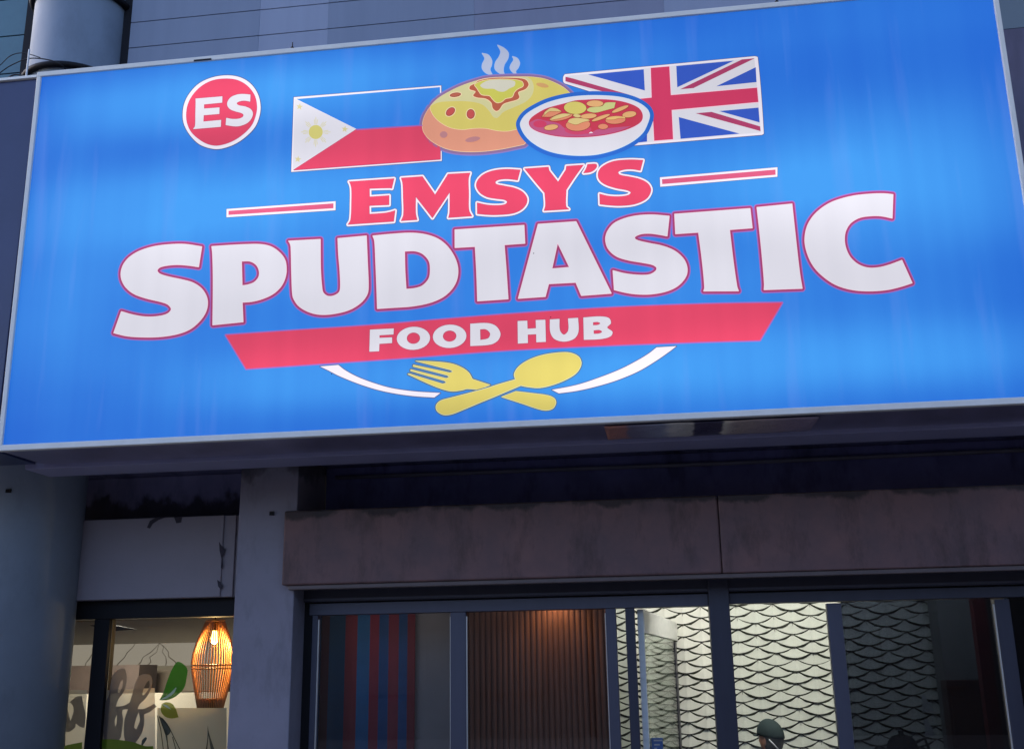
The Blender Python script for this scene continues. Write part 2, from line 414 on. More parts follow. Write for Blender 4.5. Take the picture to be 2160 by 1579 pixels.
M_white = mat('white_paint', (205, 205, 200), .5, var=.08)
M_glass = glass('clear_glass', (.93, .95, .94), 1.0)
M_tint = glass('tinted_glass', (.22, .25, .30), 1.0)
M_cable = mat('cable_rubber', (14, 14, 18), .6)

# ================================================================== BACK-LIT SIGN
sign = thing('shop_sign', 'large backlit blue lightbox sign with food logo above the shopfront', 'sign', (SX0, 6.0, SZ0))
sign.rotation_euler = (TILT, 0, 0)
def sign_part(name, bm, m, bevel=0, label=None, parent=None):
    me = bpy.data.meshes.new(name); bmesh.ops.recalc_face_normals(bm, faces=bm.faces); bm.to_mesh(me); bm.free(); me.materials.append(m)
    o = bpy.data.objects.new(name, me); COL.objects.link(o); o.parent = parent or sign
    if bevel:
        b = o.modifiers.new("bevel", 'BEVEL'); b.width = bevel; b.segments = 2; b.limit_method = 'ANGLE'
    if label: o['label'] = label
    return o
TT, TS, TB, DP = .034, .030, .037, .49
BLUE = (50, 128, 238)
m_face = lit(BLUE)
bm = bmesh.new(); bx(bm, -.002, SW+.002, .0, .012, -.002, SH+.002); sign_part('face_panel', bm, m_face)
bm = bmesh.new(); bx(bm, -TS, SW+TS, -.016, .03, SH, SH+TT); sign_part('top_trim', bm, M_trim, .004)
bm = bmesh.new(); bx(bm, -TS, SW+TS, -.016, .03, -TB, 0); sign_part('bottom_trim', bm, M_trim, .004)
for a, b in ((-TS, 0), (SW, SW+TS)):
    bm = bmesh.new(); bx(bm, a, b, -.0155, .03, 0, SH); sign_part('side_trim', bm, M_trim, .004)
bm = bmesh.new(); bx(bm, -TS+.004, SW+TS-.004, .031, DP, -TB+.004, SH+TT-.004); sign_part('casing', bm, M_signbody, .006)
bm = bmesh.new(); u, v = sign_map((430, 131)); bx(bm, u-.06, u+.06, -.019, -.010, SH+.001, SH+.012); sign_part('trim_clip', bm, M_black)
for px in (620, 1645):
    u, v = sign_map((px, 60)); bm = bmesh.new(); lathe(bm, u, .0, [(.012, SH+TT), (.012, SH+TT+.012), (.004, SH+TT+.014), (.003, SH+TT+.05)], 10); sign_part('screw', bm, M_black)

for px_s, py_s in ((1172, 672), (712, 792), (1135, 538)):
    u, v = sign_map((px_s, py_s)); bm = bmesh.new(); bx(bm, u-.003, u+.002, -.034, -.031, v-.002, v+.003); sign_part('dirt_speck', bm, M_black)
W_ = (232, 229, 237); RED = (240, 74, 106); WH = (248, 240, 250); MAU = (176, 66, 116); LIL = (172, 108, 196); EDGE = (92, 92, 140)
mW, mR, mWh, mM, mL, mE = lit(W_, .6), lit(RED, .9), lit(WH, .5), lit(MAU, .8), lit(LIL, .8), lit(EDGE, .8)
PINKE = lit((255, 216, 232), .5)
# --- big word
k = 5.4
BIG = [
 ([P("1082,115* 1048,345* 930,328 800,320 680,330 600,352 572,388 600,425 700,458 850,490 980,525 1080,590 1140,680 1155,770 1130,870 1060,970 950,1060 800,1115 600,1145 380,1148 220,1135 80,1102* 165,858* 300,895 450,918 600,910 700,880 740,828 700,775 620,745 450,705 310,655 215,580 165,490 158,400 190,310 260,230 380,160 550,110 750,88 900,88", 230, 500, k)]),
 ([P("1198,112* 1400,98 1600,88 1760,88 1880,115 1980,185 2040,270 2055,390 2035,490 1985,580 1900,655 1780,710 1660,740 1553,748* 1565,972* 1218,1008* 1218,500 1208,200", 230, 500, k), P("1540,278* 1640,280 1710,320 1745,390 1740,460 1690,520 1620,548 1550,560*", 230, 500, k)]),
 ([P("80,265* 443,245* 445,400 450,600 465,780 480,850 530,892 600,890 665,850 680,790 672,600 655,420 645,235* 970,205* 985,500 998,780 985,870 920,960 800,1040 650,1085 480,1103 340,1080 210,1010 145,920 130,850 118,600 108,330 95,285", 600, 460, k)]),
 ([P("1045,205* 1250,185 1480,172 1650,190 1800,245 1910,340 1990,470 2020,590 2005,710 1950,810 1850,900 1700,965 1500,1005 1300,1020 1105,1033* 1095,800 1080,500 1065,260", 600, 460, k), P("1408,378* 1530,376 1620,410 1690,490 1705,590 1690,690 1620,770 1540,800 1430,813* 1415,600", 600, 460, k)]),
 ([P("92,243* 878,190* 890,395* 655,412* 680,700 705,1028* 358,1052* 345,750 325,432* 95,445*", 950, 440, k)]),
 ([P("1040,178* 1470,148* 1878,962* 1540,988* 1475,838* 1165,855* 1128,1000* 822,1022*", 950, 440, k), P("1263,388* 1402,668* 1200,685*", 950, 440, k)]),
 ([P("800,193* 778,418* 680,400 580,388 480,395 410,430 425,462 560,498 720,530 860,585 960,670 1005,760 1005,850 960,930 880,1000 760,1050 600,1078 440,1078 310,1060 185,1030* 168,812* 300,845 450,862 580,858 650,820 665,780 620,745 500,720 330,690 200,645 110,560 80,460 100,370 170,280 280,225 420,190 600,178", 1270, 420, k)]),
 ([P("862,170* 1715,105* 1742,325* 1485,345* 1530,700 1575,990 1593,1040* 1200,1042* 1210,1000 1180,700 1135,375* 875,393*", 1270, 420, k)]),
 ([P("120,255* 515,215* 560,600 610,1000 640,1172* 210,1188* 212,1120 185,820 150,500", 1580, 390, k)]),
 ([P("1655,108* 1648,375* 1520,350 1400,350 1280,370 1180,430 1125,520 1112,620 1130,720 1180,820 1270,900 1380,938 1500,935 1620,905 1762,852* 1880,1108* 1750,1150 1600,1185 1400,1200 1200,1185 1020,1130 870,1030 760,910 690,760 665,620 690,470 760,350 870,250 1000,180 1200,125 1400,102 1550,98", 1580, 390, k)]),
]
NAMES = "SPUDTASTIC"
for i, loops in enumerate(BIG):
    sheet('letter', [(loops, 7.2, mL, 1), (loops, 5.0, mM, 2), (loops, .9, PINKE, 3), (loops, 0, mW, 4)], sign, 'big white letter %s outlined in mauve, number %d of the long word' % (NAMES[i], i+1))
# --- EMSY'S
k = 6.3529
c6 = (720, 330, k); c7 = (1000, 320, 5.4)
SM = [
 ("E", P("140,340* 745,298* 715,430* 690,425 415,432* 418,543* 680,525* 680,650* 640,652 415,662* 418,775* 620,760 700,745 762,725* 745,873* 130,915* 165,850 175,600 172,430 155,365", *c6)),
 ("M", P("840,290* 1125,270* 1298,515* 1470,238* 1765,222* 1745,300 1750,500 1755,720 1795,800* 1480,822* 1495,750 1495,480* 1265,825* 1038,540* 1040,760 1060,850* 845,865* 875,780 870,560 860,360", *c6)),
 ("S", P("560,208* 530,325* 420,312 330,318 280,340 285,368 380,390 500,415 590,460 640,530 630,600 570,665 470,705 300,720 180,718 75,708* 72,582* 180,605 300,612 390,600 415,572 380,548 280,535 180,515 100,465 60,390 80,320 150,255 260,215 400,200", *c7)),
 ("Y", P("610,195* 880,175* 888,215* 992,345* 1080,205* 1085,165* 1278,152* 1180,290 1085,435* 1085,620 1118,655* 835,672* 850,610 840,470* 720,330", *c7)),
 ("apostrophe", P("1325,145* 1420,142 1430,170 1400,210 1350,235 1280,243* 1310,190", *c7)),
 ("S", P("1955,97* 1925,215* 1830,200 1740,205 1675,230 1690,262 1800,285 1920,312 2010,360 2048,430 2020,510 1960,560 1850,600 1700,615 1580,610 1470,598* 1465,480* 1560,503 1680,510 1790,495 1820,465 1780,440 1650,415 1520,370 1455,310 1450,230 1500,165 1620,110 1800,92", *c7)),
]
for i, (nm, L) in enumerate(SM):
    sheet('letter', [([L], 5.0, mE, 1), ([L], 3.9, mWh, 2), ([L], .5, lit((170, 80, 120)), 3), ([L], 0, mR, 4)], sign, 'small red letter %s with white outline in the upper word, character %d' % (nm, i+1))
# --- dashes
mDash = lit((222, 92, 128), .9)
sheet('dash_bar', [(P("428,1145* 1120,1095* 1120,1150* 428,1195*", 340, 60, 3), 1.2, mE, 1), (P("428,1145* 1120,1095* 1120,1150* 428,1195*", 340, 60, 3), .4, mWh, 2), (P("440,1156* 1108,1108* 1108,1139* 440,1182*", 340, 60, 3), 0, mDash, 3)], sign, 'red bar left of the small red word')
sheet('dash_bar', [(P("1418,828* 2065,772* 2065,822* 1420,878*", 860, 60, 2.634), 1.2, mE, 1), (P("1418,828* 2065,772* 2065,822* 1420,878*", 860, 60, 2.634), .4, mWh, 2), (P("1428,838* 2055,784* 2056,813* 1430,865*", 860, 60, 2.634), 0, mDash, 3)], sign, 'red bar right of the small red word')
# --- banner
L = P("483,708* 640,697 800,686 950,673 1100,661 1300,648 1500,640 1657,637* 1611,716* 1480,720 1280,728 1068,739 850,756 640,771 527,779*")
ban = sheet('banner', [([L], 2.6, mL, 1), ([L], 0, mR, 2)], sign, 'red banner strip with slanted ends')
c8 = (770, 650, 3.857)
FH = [
 [P("75,178* 268,168* 266,215* 152,222* 152,245* 255,240* 255,285* 152,292* 150,352* 72,356*", *c8)],
 [EL(430, 247, 135, 93, -3, *c8), EL(430, 246, 55, 47, -3, *c8)], [EL(725, 230, 136, 94, -3, *c8), EL(725, 228, 56, 46, -3, *c8)],
 [P("893,128* 1030,122 1100,145 1138,205 1120,260 1060,295 895,308*", *c8), P("972,172* 1020,172 1055,205 1040,245 975,260*", *c8)],
 [P("1278,105* 1355,102* 1358,168* 1428,163* 1425,97* 1502,94* 1508,272* 1432,276* 1430,210* 1360,214* 1362,282* 1282,287*", *c8)],
 [P("1540,92* 1617,87* 1622,180 1655,215 1690,180 1688,83* 1768,78* 1772,190 1740,245 1660,270 1580,250 1545,195", *c8)],
 [P("1812,75* 1950,66 2020,80 2035,120 2005,155 2048,190 2035,225 1960,248 1818,255*", *c8), P("1890,112* 1930,110 1950,122 1930,135 1890,138*", *c8), P("1895,178* 1945,175 1965,190 1945,204 1897,208*", *c8)],
]
for i, l in enumerate(FH): sheet('letter', [(l, 1.3, lit((190, 80, 110)), 3), (l, .2, PINKE, 4), (l, 0, mW, 5)], ban, 'white letter %s on the red banner, character %d' % ("FOODHUB"[i], i+1))
# --- swooshes
for s, l in ((P("75,290* 285,272* 360,330 500,405 700,480 900,535 1150,570 1455,588* 1385,640* 1150,625 900,590 700,545 500,480 300,400 160,330", 670, 720, 5.4), 'left'),
             (P("620,548* 900,492 1150,410 1400,310 1600,205 1720,130 1805,62* 2030,48* 1950,110 1800,215 1600,335 1350,440 1100,515 900,560 700,588*", 1060, 720, 5.4), 'right')):
    sheet('swoosh', [([s], 1.6, mE, 1), ([s], 0, mWh, 2)], sign, 'white curved stroke %s of the crossed cutlery' % l)
# --- fork, spoon
mY, mYe, mOl = lit((228, 210, 108), .7), lit((226, 236, 206), .6), lit((96, 112, 128), .8)
Lf = P("1170,225* 1350,230 1560,250 1680,290 1770,350 1820,430* 2020,495* 1890,550* 1760,540 1700,555 1580,567 1450,535 1300,475 1180,420 1083,375* 1095,370* 1480,485* 1520,470 1500,448* 1112,337* 1115,322* 1520,422* 1552,405 1530,385* 1140,286* 1145,270* 1560,358* 1592,345 1570,325*", 670, 720, 5.4)
Lh = P("50,630* 210,568* 400,590 580,615 650,650 665,700 630,760 550,780 450,760 300,710", 1060, 720, 5.4)
sheet('fork', [([Lf], 3.0, mOl, 1), ([Lf], .6, mYe, 2), ([Lf], 0, mY, 3), ([Lh], 2.6, mOl, 1), ([Lh], .9, mYe, 2), ([Lh], 0, mY, 3)], sign, 'yellow fork crossing under the spoon')
def B_(s): return [(1060+float(a.split(',')[0])/5.4, 720+float(a.split(',')[1])/5.4) for a in s.split()]
def A_(s): return [(670+float(a.split(',')[0])/5.4, 720+float(a.split(',')[1])/5.4) for a in s.split()]
raw = B_("205,435 192,370 240,290 350,215 500,160 680,130 820,130 920,175 950,250 910,340 820,410 650,485 480,525 340,515 265,500 0,615") + A_("1900,700 1700,785 1580,830 1490,835 1420,790 1412,730 1460,680 1560,650 1750,600 2000,530 2106,495")
Ls = P(" ".join("%f,%f%s" % (a, b, '*' if i in (0, 14) else '') for i, (a, b) in enumerate(raw)))
sheet('spoon', [([Ls], 3.0, mOl, 4), ([Ls], 1.0, mYe, 5), ([Ls], 0, mY, 6)], sign, 'yellow spoon crossing over the fork')
# --- round badge
c3 = (380, 150, 9.289)
Lo = P("940,78 1200,120 1400,240 1540,430 1600,650 1590,850 1500,1090 1300,1300 1060,1450 780,1528 560,1500 380,1420 210,1250 100,1060 65,880 90,650 190,440 380,240 640,120", *c3)
Li = P("920,148 1150,180 1340,290 1480,470 1530,680 1510,860 1430,1060 1260,1240 1040,1380 770,1458 570,1430 390,1330 240,1190 160,1020 140,850 170,650 270,460 440,290 660,180", *c3)
LE = P("325,545* 850,502* 848,620* 490,655* 490,742* 795,720* 793,842* 485,868* 480,997* 830,965* 825,1095* 285,1140* 320,1080 325,850 328,600", *c3)
LS = P("1403,468* 1400,600* 1280,582 1180,600 1135,635 1170,675 1300,700 1410,750 1455,830 1430,930 1350,1020 1200,1080 1080,1085 925,1060* 935,925* 1050,945 1180,940 1260,905 1275,860 1230,825 1120,795 1010,750 955,680 960,600 1020,520 1130,470 1250,455", *c3)
bad = sheet('round_badge', [([Lo], 1.6, mE, 1), ([Lo], 0, mWh, 2), ([Li], .6, lit((200, 100, 150)), 3), ([Li], 0, mR, 4)], sign, 'red round badge with white rim')
sheet('letter', [([LE], 1.4, lit((196, 80, 108)), 5), ([LE], .3, PINKE, 6), ([LE], 0, mW, 7)], bad, 'white letter E in the round badge')
sheet('letter', [([LS], 1.4, lit((196, 80, 108)), 5), ([LS], .3, PINKE, 6), ([LS], 0, mW, 7)], bad, 'white letter S in the round badge')
# --- flag with sun
c4 = (610, 170, 6.171)
Q = P("80,215* 2005,65* 2022,1045* 55,1190*", *c4)
mFB = lit((44, 122, 236), 1.0, 'flag_blue_light')
lay = [([Q], 1.2, mE, 1), ([Q], 0, mWh, 2), ([P("115,240* 1990,86* 1998,566* 905,632*", *c4)], 0, mFB, 3),
       ([P("905,636* 1998,566* 2003,1025* 90,1165*", *c4)], 1.0, mM, 3), ([P("905,636* 1998,566* 2003,1025* 90,1165*", *c4)], 0, mR, 4),
       ([P("905,636* 1998,566* 1998,580* 905,650*", *c4)], 0, mL, 5),
       ([P("92,240* 900,634* 78,1160*", *c4)], 0, mW, 5)]
ph = sheet('flag', lay, sign, 'blue and red striped flag with white triangle and yellow sun')
mSun = lit((224, 214, 122), .7)
lay = [([EL(375, 675, 92, 92, 0, *c4)], 0, mSun, 7)]
for g in range(8):
    for d in (-7.5, 0, 7.5):
        a = math.radians(g*45+d); r0, r1 = 100, (192 if d == 0 else 165)
        ca, sa = math.cos(a), math.sin(a); w0, w1 = 2.0, 3.2
        q = [(375+ca*r0-sa*w0, 675+sa*r0+ca*w0), (375+ca*r1-sa*w1, 675+sa*r1+ca*w1), (375+ca*r1+sa*w1, 675+sa*r1-ca*w1), (375+ca*r0+sa*w0, 675+sa*r0-ca*w0)]
        lay.append(([[(c4[0]+x/c4[2], c4[1]+y/c4[2]) for x, y in q]], 0, mSun, 7+.1*(d == 0)))
for sx, sy in ((160, 345), (755, 638), (145, 1030)):
    q = []
    for i in range(10):
        a = math.radians(-90+i*36+8); r = 46 if i % 2 == 0 else 19
        q.append((c4[0]+(sx+r*math.cos(a))/c4[2], c4[1]+(sy+r*math.sin(a))/c4[2]))
    sheet('star', [([q], 0, lit((226, 214, 160), .7), 7)], ph)
sheet('sun_emblem', lay, ph, 'pale yellow rayed sun')
# --- flag with crosses
c5 = (1180, 110, 4.8)
Q = P("75,225* 1990,45* 2020,58 2088,822 2070,838* 785,945* 700,900* 700,700* 640,480* 430,430* 75,318* 60,300 60,250", *c5)
mUB = lit((58, 96, 208), .8); mUR = lit((228, 62, 104), .8); mUR2 = lit((190, 66, 110), .8)
lay = [([Q], 1.2, mE, 1), ([Q], 0, mWh, 2), ([P("95,243* 1985,62* 2060,815* 790,925* 760,780* 660,500* 430,422* 95,310*", *c5)], 0, mW, 3)]
for s in ("310,230* 872,178* 885,392*", "1200,145* 1780,92* 1212,360*", "2000,158* 2010,308* 1605,350*", "1635,600* 2032,565* 2045,715*", "1230,660* 1845,828* 1250,880*", "912,780* 912,908* 800,920* 700,880*"):
    lay.append(([P(s, *c5)], 0, mUB, 4))
for s in ("82,252* 150,268* 720,432* 600,440* 82,298*", "1240,380* 1375,368* 1990,68* 1860,80*", "1400,622* 1560,608* 2050,755* 2055,802*"):
    lay.append(([P(s, *c5)], 0, mUR2, 4))
Lc = P("943,165* 1130,150* 1148,440* 2015,365* 2030,510* 1158,590* 1175,885* 985,900* 968,620* 700,640* 700,490* 955,465*", *c5)
lay += [([Lc], 1.6, PINKE, 4.5), ([Lc], 0, mUR, 5)]
sheet('flag', lay, sign, 'flag with red and white crosses on dark blue')
# --- potato
cp = (880, 80, 6.0)
O_ = "1900,650 1800,590 1650,530 1500,505 1350,500 1100,505 900,520 780,550 600,610 450,680 300,770 200,870"
Lp = P("1995,740* "+O_+" 130,980 100,1090 110,1180 170,1270 280,1350 420,1410 600,1440 850,1440 1100,1410 1300,1370 1385,1352* 1600,1150*", *cp)
Ly = P("1995,740* "+O_+" 200,915* 240,990 320,1070 450,1140 600,1165 750,1150 900,1150 1050,1180 1180,1185 1300,1160* 1600,1000*", *cp)
Lpl = P("200,872* 300,825 500,810 700,815 850,850 940,930 1000,1010 1050,1020 1120,950 1250,890 1400,820 1480,740 1505,640 1480,550 1420,505* 1100,505 900,520 780,550 600,610 450,680 300,770", *cp)
Lb = P("800,555* 760,590 700,620 695,660 770,690 740,740 790,765 900,780 970,830 990,900 1030,935 1070,920 1120,850 1200,820 1300,790 1325,760 1310,700 1400,660 1440,600 1400,540 1310,520* 1050,515 900,530", *cp)
Lyy = P("850,560 760,605 790,650 815,690 850,730 950,745 990,790 1040,830 1100,820 1150,780 1230,760 1260,700 1300,660 1370,620 1350,565 1200,540 1000,540", *cp)
Lbu = P("860,585 830,620 880,655 1000,660 1060,690 1130,695 1200,655 1265,620 1265,565 1150,545 950,550", *cp)
mPe = lit((255, 226, 180), .6)
lay = [([Lp], 8.0, lit((150, 132, 204), .8), 3), ([Lp], 5.5, lit((150, 116, 160), .8), 4), ([Lp], .8, mPe, 5), ([Lp], 0, lit((236, 160, 130), .7), 6), ([Ly], .8, mPe, 7), ([Ly], 0, lit((226, 210, 108), .7), 8),
       ([Lpl], 0, lit((222, 216, 158), .7), 9), ([Lb], 1.5, mPe, 10), ([Lb], 0, lit((198, 100, 70), .8), 11), ([Lyy], 1.2, mPe, 12), ([Lyy], 0, lit((218, 214, 92), .8), 13), ([Lbu], 0, lit((220, 216, 196), .6), 14)]
for cx_, cy_, rx, ry, ro, c, e in ((515, 732, 72, 28, -8, (198, 106, 80), 1), (455, 945, 66, 46, -42, (212, 88, 82), 1), (712, 975, 52, 62, 0, (212, 88, 82), 1), (372, 1235, 48, 42, 0, (200, 138, 140), 0), (740, 1295, 95, 32, -10, (200, 138, 140), 0), (1615, 612, 80, 27, 12, (224, 172, 108), 0)):
    if e: lay.append(([EL(cx_, cy_, rx, ry, ro, *cp)], 1.6, mPe, 11.5)); lay.append(([EL(cx_, cy_, rx, ry, ro, *cp)], 0, lit((160, 80, 60), .8), 12)); lay.append(([EL(cx_, cy_, rx-9, ry-9, ro, *cp)], 0, lit(c, .8), 12.5))
    else: lay.append(([EL(cx_, cy_, rx, ry, ro, *cp)], 0, lit(c, .8), 12))
sheet('potato_picture', lay, sign, 'printed baked potato with melted butter on top')
lay = []
for s in ("845,195* 920,215 965,280 965,340 945,400 975,468* 900,445 850,390 850,330 880,260", "1040,92* 1120,130 1175,190 1170,260 1125,340 1115,420 1140,485* 1060,440 1010,390 1015,310 1060,240 1080,170", "1230,235* 1290,260 1320,320 1300,380 1270,420 1285,468* 1230,430 1200,380 1215,330 1245,280"):
    L = P(s, *cp); lay += [([L], 1.2, lit((176, 200, 250), .8), 1), ([L], -0.0, lit((190, 200, 228), .7), 2)]
sheet('steam_picture', lay, sign, 'three printed pale steam wisps')
# --- bowl
cb = (1080, 190, 6.75)
Lo = P("1320,103 1600,130 1820,200 1950,290 1990,380 1960,500 1900,620 1780,730 1600,830 1400,900 1200,940 950,948 700,920 500,860 330,760 230,660 170,550 165,480 230,380 360,290 550,200 800,135 1050,105", *cb)
Lr = P("1250,160 1500,175 1700,220 1840,290 1890,380 1870,470 1750,550 1550,620 1300,670 1000,693 700,680 450,625 320,560 285,490 320,420 450,330 560,280 800,215 940,178 1080,168", *cb)
Lq = P("290,490* 320,560 450,622 700,676 1000,689 1300,665 1550,615 1740,540* 1500,560 1250,590 1150,640 900,640 780,560 700,500 500,460 400,440", *cb)
mBr, mOr = lit((140, 66, 40), .8), lit((244, 176, 116), .8)
lay = [([Lo], 9.5, lit((46, 112, 216), .9), 16), ([Lo], 1.0, lit((210, 236, 250), .5), 17), ([Lo], 0, mW, 18), ([Lr], 1.6, PINKE, 19), ([Lr], .7, mUR2, 20), ([Lr], 0, lit((214, 62, 84), .8), 21), ([Lq], 0, lit((204, 92, 136), .8), 22), ([EL(440, 510, 95, 50, 0, *cb)], 0, lit((220, 66, 104), .8), 23), ([EL(980, 590, 190, 70, 0, *cb)], 0, lit((220, 74, 112), .8), 22.5)]
OR1, OR2, YE, YP = (240, 150, 112), (244, 186, 122), (230, 214, 112), (236, 210, 138)
for cx_, cy_, rx, ry, ro, c in ((938, 285, 158, 88, 3, YE), (1218, 225, 118, 45, 0, OR2), (1575, 303, 125, 26, -22, OR2), (1705, 378, 98, 42, -8, OR2), (1510, 458, 142, 54, -3, OR1), (1335, 550, 70, 37, 0, OR1), (600, 560, 98, 38, -8, OR2),
                               (980, 525, 172, 86, -3, OR1), (740, 418, 165, 42, -12, OR1), (1130, 402, 112, 35, -4, OR2), (965, 397, 54, 22, 8, YP), (1302, 425, 135, 24, -20, OR2)):
    L = EL(cx_, cy_, rx, ry, ro, *cb); lay += [([L], .9, mBr, 24), ([L], 0, lit(c, .8), 25)]
for s, c, l_ in (("465,410* 520,330 590,290 680,300 750,340* 600,410", OR1, 24), ("505,350* 590,290 680,300 745,338* 640,335 570,340 500,395*", YP, 26), ("1105,320 1140,285 1220,275 1320,262 1370,215 1510,210* 1490,290* 1430,305* 1340,330 1230,355 1150,345", (216, 218, 140), 25.5),
              ("835,490* 860,450 960,430 1120,450* 1150,468* 1050,490 960,525 880,510", YP, 26), ("1370,455* 1400,425 1520,405 1640,415* 1650,440* 1560,435 1480,455", (246, 200, 122), 26), ("580,462* 640,410 760,370 880,375* 840,400 700,440", YP, 26), ("1140,645* 1165,628* 1190,640*", WH, 26)):
    lay += [([P(s, *cb)], .5 if l_ > 24 else .9, mBr if c != WH else mWh, l_+.5), ([P(s, *cb)], 0, lit(c, .8), l_+1)]
sheet('soup_bowl_picture', lay, sign, 'printed white bowl of red stew with yellow pieces')

# added sheet under the casing, blurred reflections painted in its colour bands
fm, n, p = nodes('painted_reflections')
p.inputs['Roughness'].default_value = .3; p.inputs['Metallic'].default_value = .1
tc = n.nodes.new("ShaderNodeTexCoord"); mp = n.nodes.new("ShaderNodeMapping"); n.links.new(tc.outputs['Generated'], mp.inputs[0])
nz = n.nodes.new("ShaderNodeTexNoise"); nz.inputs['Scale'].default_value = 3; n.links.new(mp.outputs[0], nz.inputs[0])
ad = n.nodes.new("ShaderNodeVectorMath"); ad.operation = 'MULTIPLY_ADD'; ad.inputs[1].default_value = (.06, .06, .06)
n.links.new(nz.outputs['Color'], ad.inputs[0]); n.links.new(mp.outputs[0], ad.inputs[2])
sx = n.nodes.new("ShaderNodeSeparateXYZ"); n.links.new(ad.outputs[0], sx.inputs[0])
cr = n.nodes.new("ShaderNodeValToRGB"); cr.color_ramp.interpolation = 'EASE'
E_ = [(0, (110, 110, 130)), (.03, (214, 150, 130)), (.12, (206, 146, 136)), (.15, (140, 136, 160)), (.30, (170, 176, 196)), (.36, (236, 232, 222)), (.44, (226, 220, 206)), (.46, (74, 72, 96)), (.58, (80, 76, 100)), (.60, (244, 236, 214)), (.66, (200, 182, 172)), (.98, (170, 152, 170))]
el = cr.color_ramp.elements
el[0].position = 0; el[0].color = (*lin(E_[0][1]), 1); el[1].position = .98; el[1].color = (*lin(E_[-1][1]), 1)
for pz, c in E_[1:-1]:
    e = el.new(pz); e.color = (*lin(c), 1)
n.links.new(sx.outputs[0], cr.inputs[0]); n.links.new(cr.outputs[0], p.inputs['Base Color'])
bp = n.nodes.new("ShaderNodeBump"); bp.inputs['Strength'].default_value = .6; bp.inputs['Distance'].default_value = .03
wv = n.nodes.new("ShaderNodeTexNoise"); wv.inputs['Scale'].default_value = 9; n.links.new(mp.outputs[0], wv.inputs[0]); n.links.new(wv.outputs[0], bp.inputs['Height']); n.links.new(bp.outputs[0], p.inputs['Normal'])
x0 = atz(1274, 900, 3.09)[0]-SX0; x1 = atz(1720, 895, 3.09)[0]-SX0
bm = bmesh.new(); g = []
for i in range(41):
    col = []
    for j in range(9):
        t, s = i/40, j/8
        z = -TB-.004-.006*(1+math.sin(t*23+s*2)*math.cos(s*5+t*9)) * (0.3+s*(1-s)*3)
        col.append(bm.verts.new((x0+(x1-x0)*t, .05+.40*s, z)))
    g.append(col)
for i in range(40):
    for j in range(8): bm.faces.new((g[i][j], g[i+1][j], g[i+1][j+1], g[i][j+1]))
fo = sign_part('reflection_sheet', bm, fm, label='crinkled sheet painted with blurred reflections under the sign box')
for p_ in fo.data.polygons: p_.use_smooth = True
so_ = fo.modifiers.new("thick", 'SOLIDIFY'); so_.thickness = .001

# carrier beam behind the sign
cbm = bmesh.new(); bx(cbm, -4.15, 4.2, 6.505, 6.80, 3.09, 3.22)
tag(obj('support_beam', cbm, mat('beam_grey', (150, 150, 180), .5, scale=3, scl=(1.5, 1, 1), var=.15), bevel=.004), 'long grey steel beam behind the lower edge of the big sign', 'beam')

# ================================================================== FACADE
YS = 7.15
fac = thing('facade_wall', 'grey blue panel clad upper wall with horizontal grooves behind the sign', 'wall', (0, YS, 3.4))
xs = [at(275, 60, YS)[0], at(548, 40, YS)[0], at(692, 30, YS)[0], at(1000, 10, YS)[0], at(1400, 0, YS)[0], 1.9]
zl = [6.463*1.0, 6.688]
zg = at(272, 49, YS)[2]; pitch = zg-at(272, 102, YS)[2]
for i in range(len(xs)-1):
    bm = bmesh.new(); z = zg-pitch*14
    while z < 9.5:
        if z > 3.3: bx(bm, xs[i], xs[i+1], YS+.001*(i%2), YS+.03, z+.003, z+pitch-.003)
        z += pitch
    obj('cladding_panel', bm, M_siding[(0, 1, 0, 2, 1)[i]], fac, bevel=.002)
obj('backing', box(-4.3, 7.0, YS+.031, YS+.25, 3.36, 9.6), M_dark, fac)
bm = bmesh.new(); zq = at(2130, 62, YS)[2]; bx(bm, 1.905, 7, YS-.02, YS+.03, 3.37, zq-.01)
obj('dark_panel', bm, mat('dark_wall_panel', (92, 86, 108), .5, scale=2, var=.25, stain=.2), fac, label='dark purple grey panel right of the big sign')
bm = bmesh.new(); bx(bm, 1.905, 7, YS-.01, YS+.03, zq, 9.5); obj('dark_panel', bm, mat('slate_wall_panel', (104, 118, 126), .4, scale=2, var=.2), fac, label='slate green panel at the top right')
gp = thing('glass_facade', 'teal tinted glass wall panel left of the round column', 'window', (-5, 7.35, 3.4))
xg = at(74, 80, 7.35)[0]
bm = bmesh.new()
for i in range(12):
    z = 3.4+i*.36; bx(bm, -9, xg, 7.35, 7.37, z+.006, z+.354)
obj('pane', bm, mat('teal_glass', (72, 112, 120), .12, scale=2, var=.25, spec=.8), gp)
obj('backing', box(-9, xg, 7.375, 7.5, 3.4, 7.8), M_dark, gp)
obj('edge_frame', box(xg, xg+.07, 7.2, 7.5, 3.36, 9.6), M_black, gp)
bm = bmesh.new(); a = at(62, 105, 6.6); tube(bm, [(a[0], 6.6, 5.6), (a[0], 6.6, a[2])], .007, 8)
tag(obj('conduit_rod', bm, M_white, smooth=True), 'thin white vertical rod between the navy box and the big sign', 'rod')

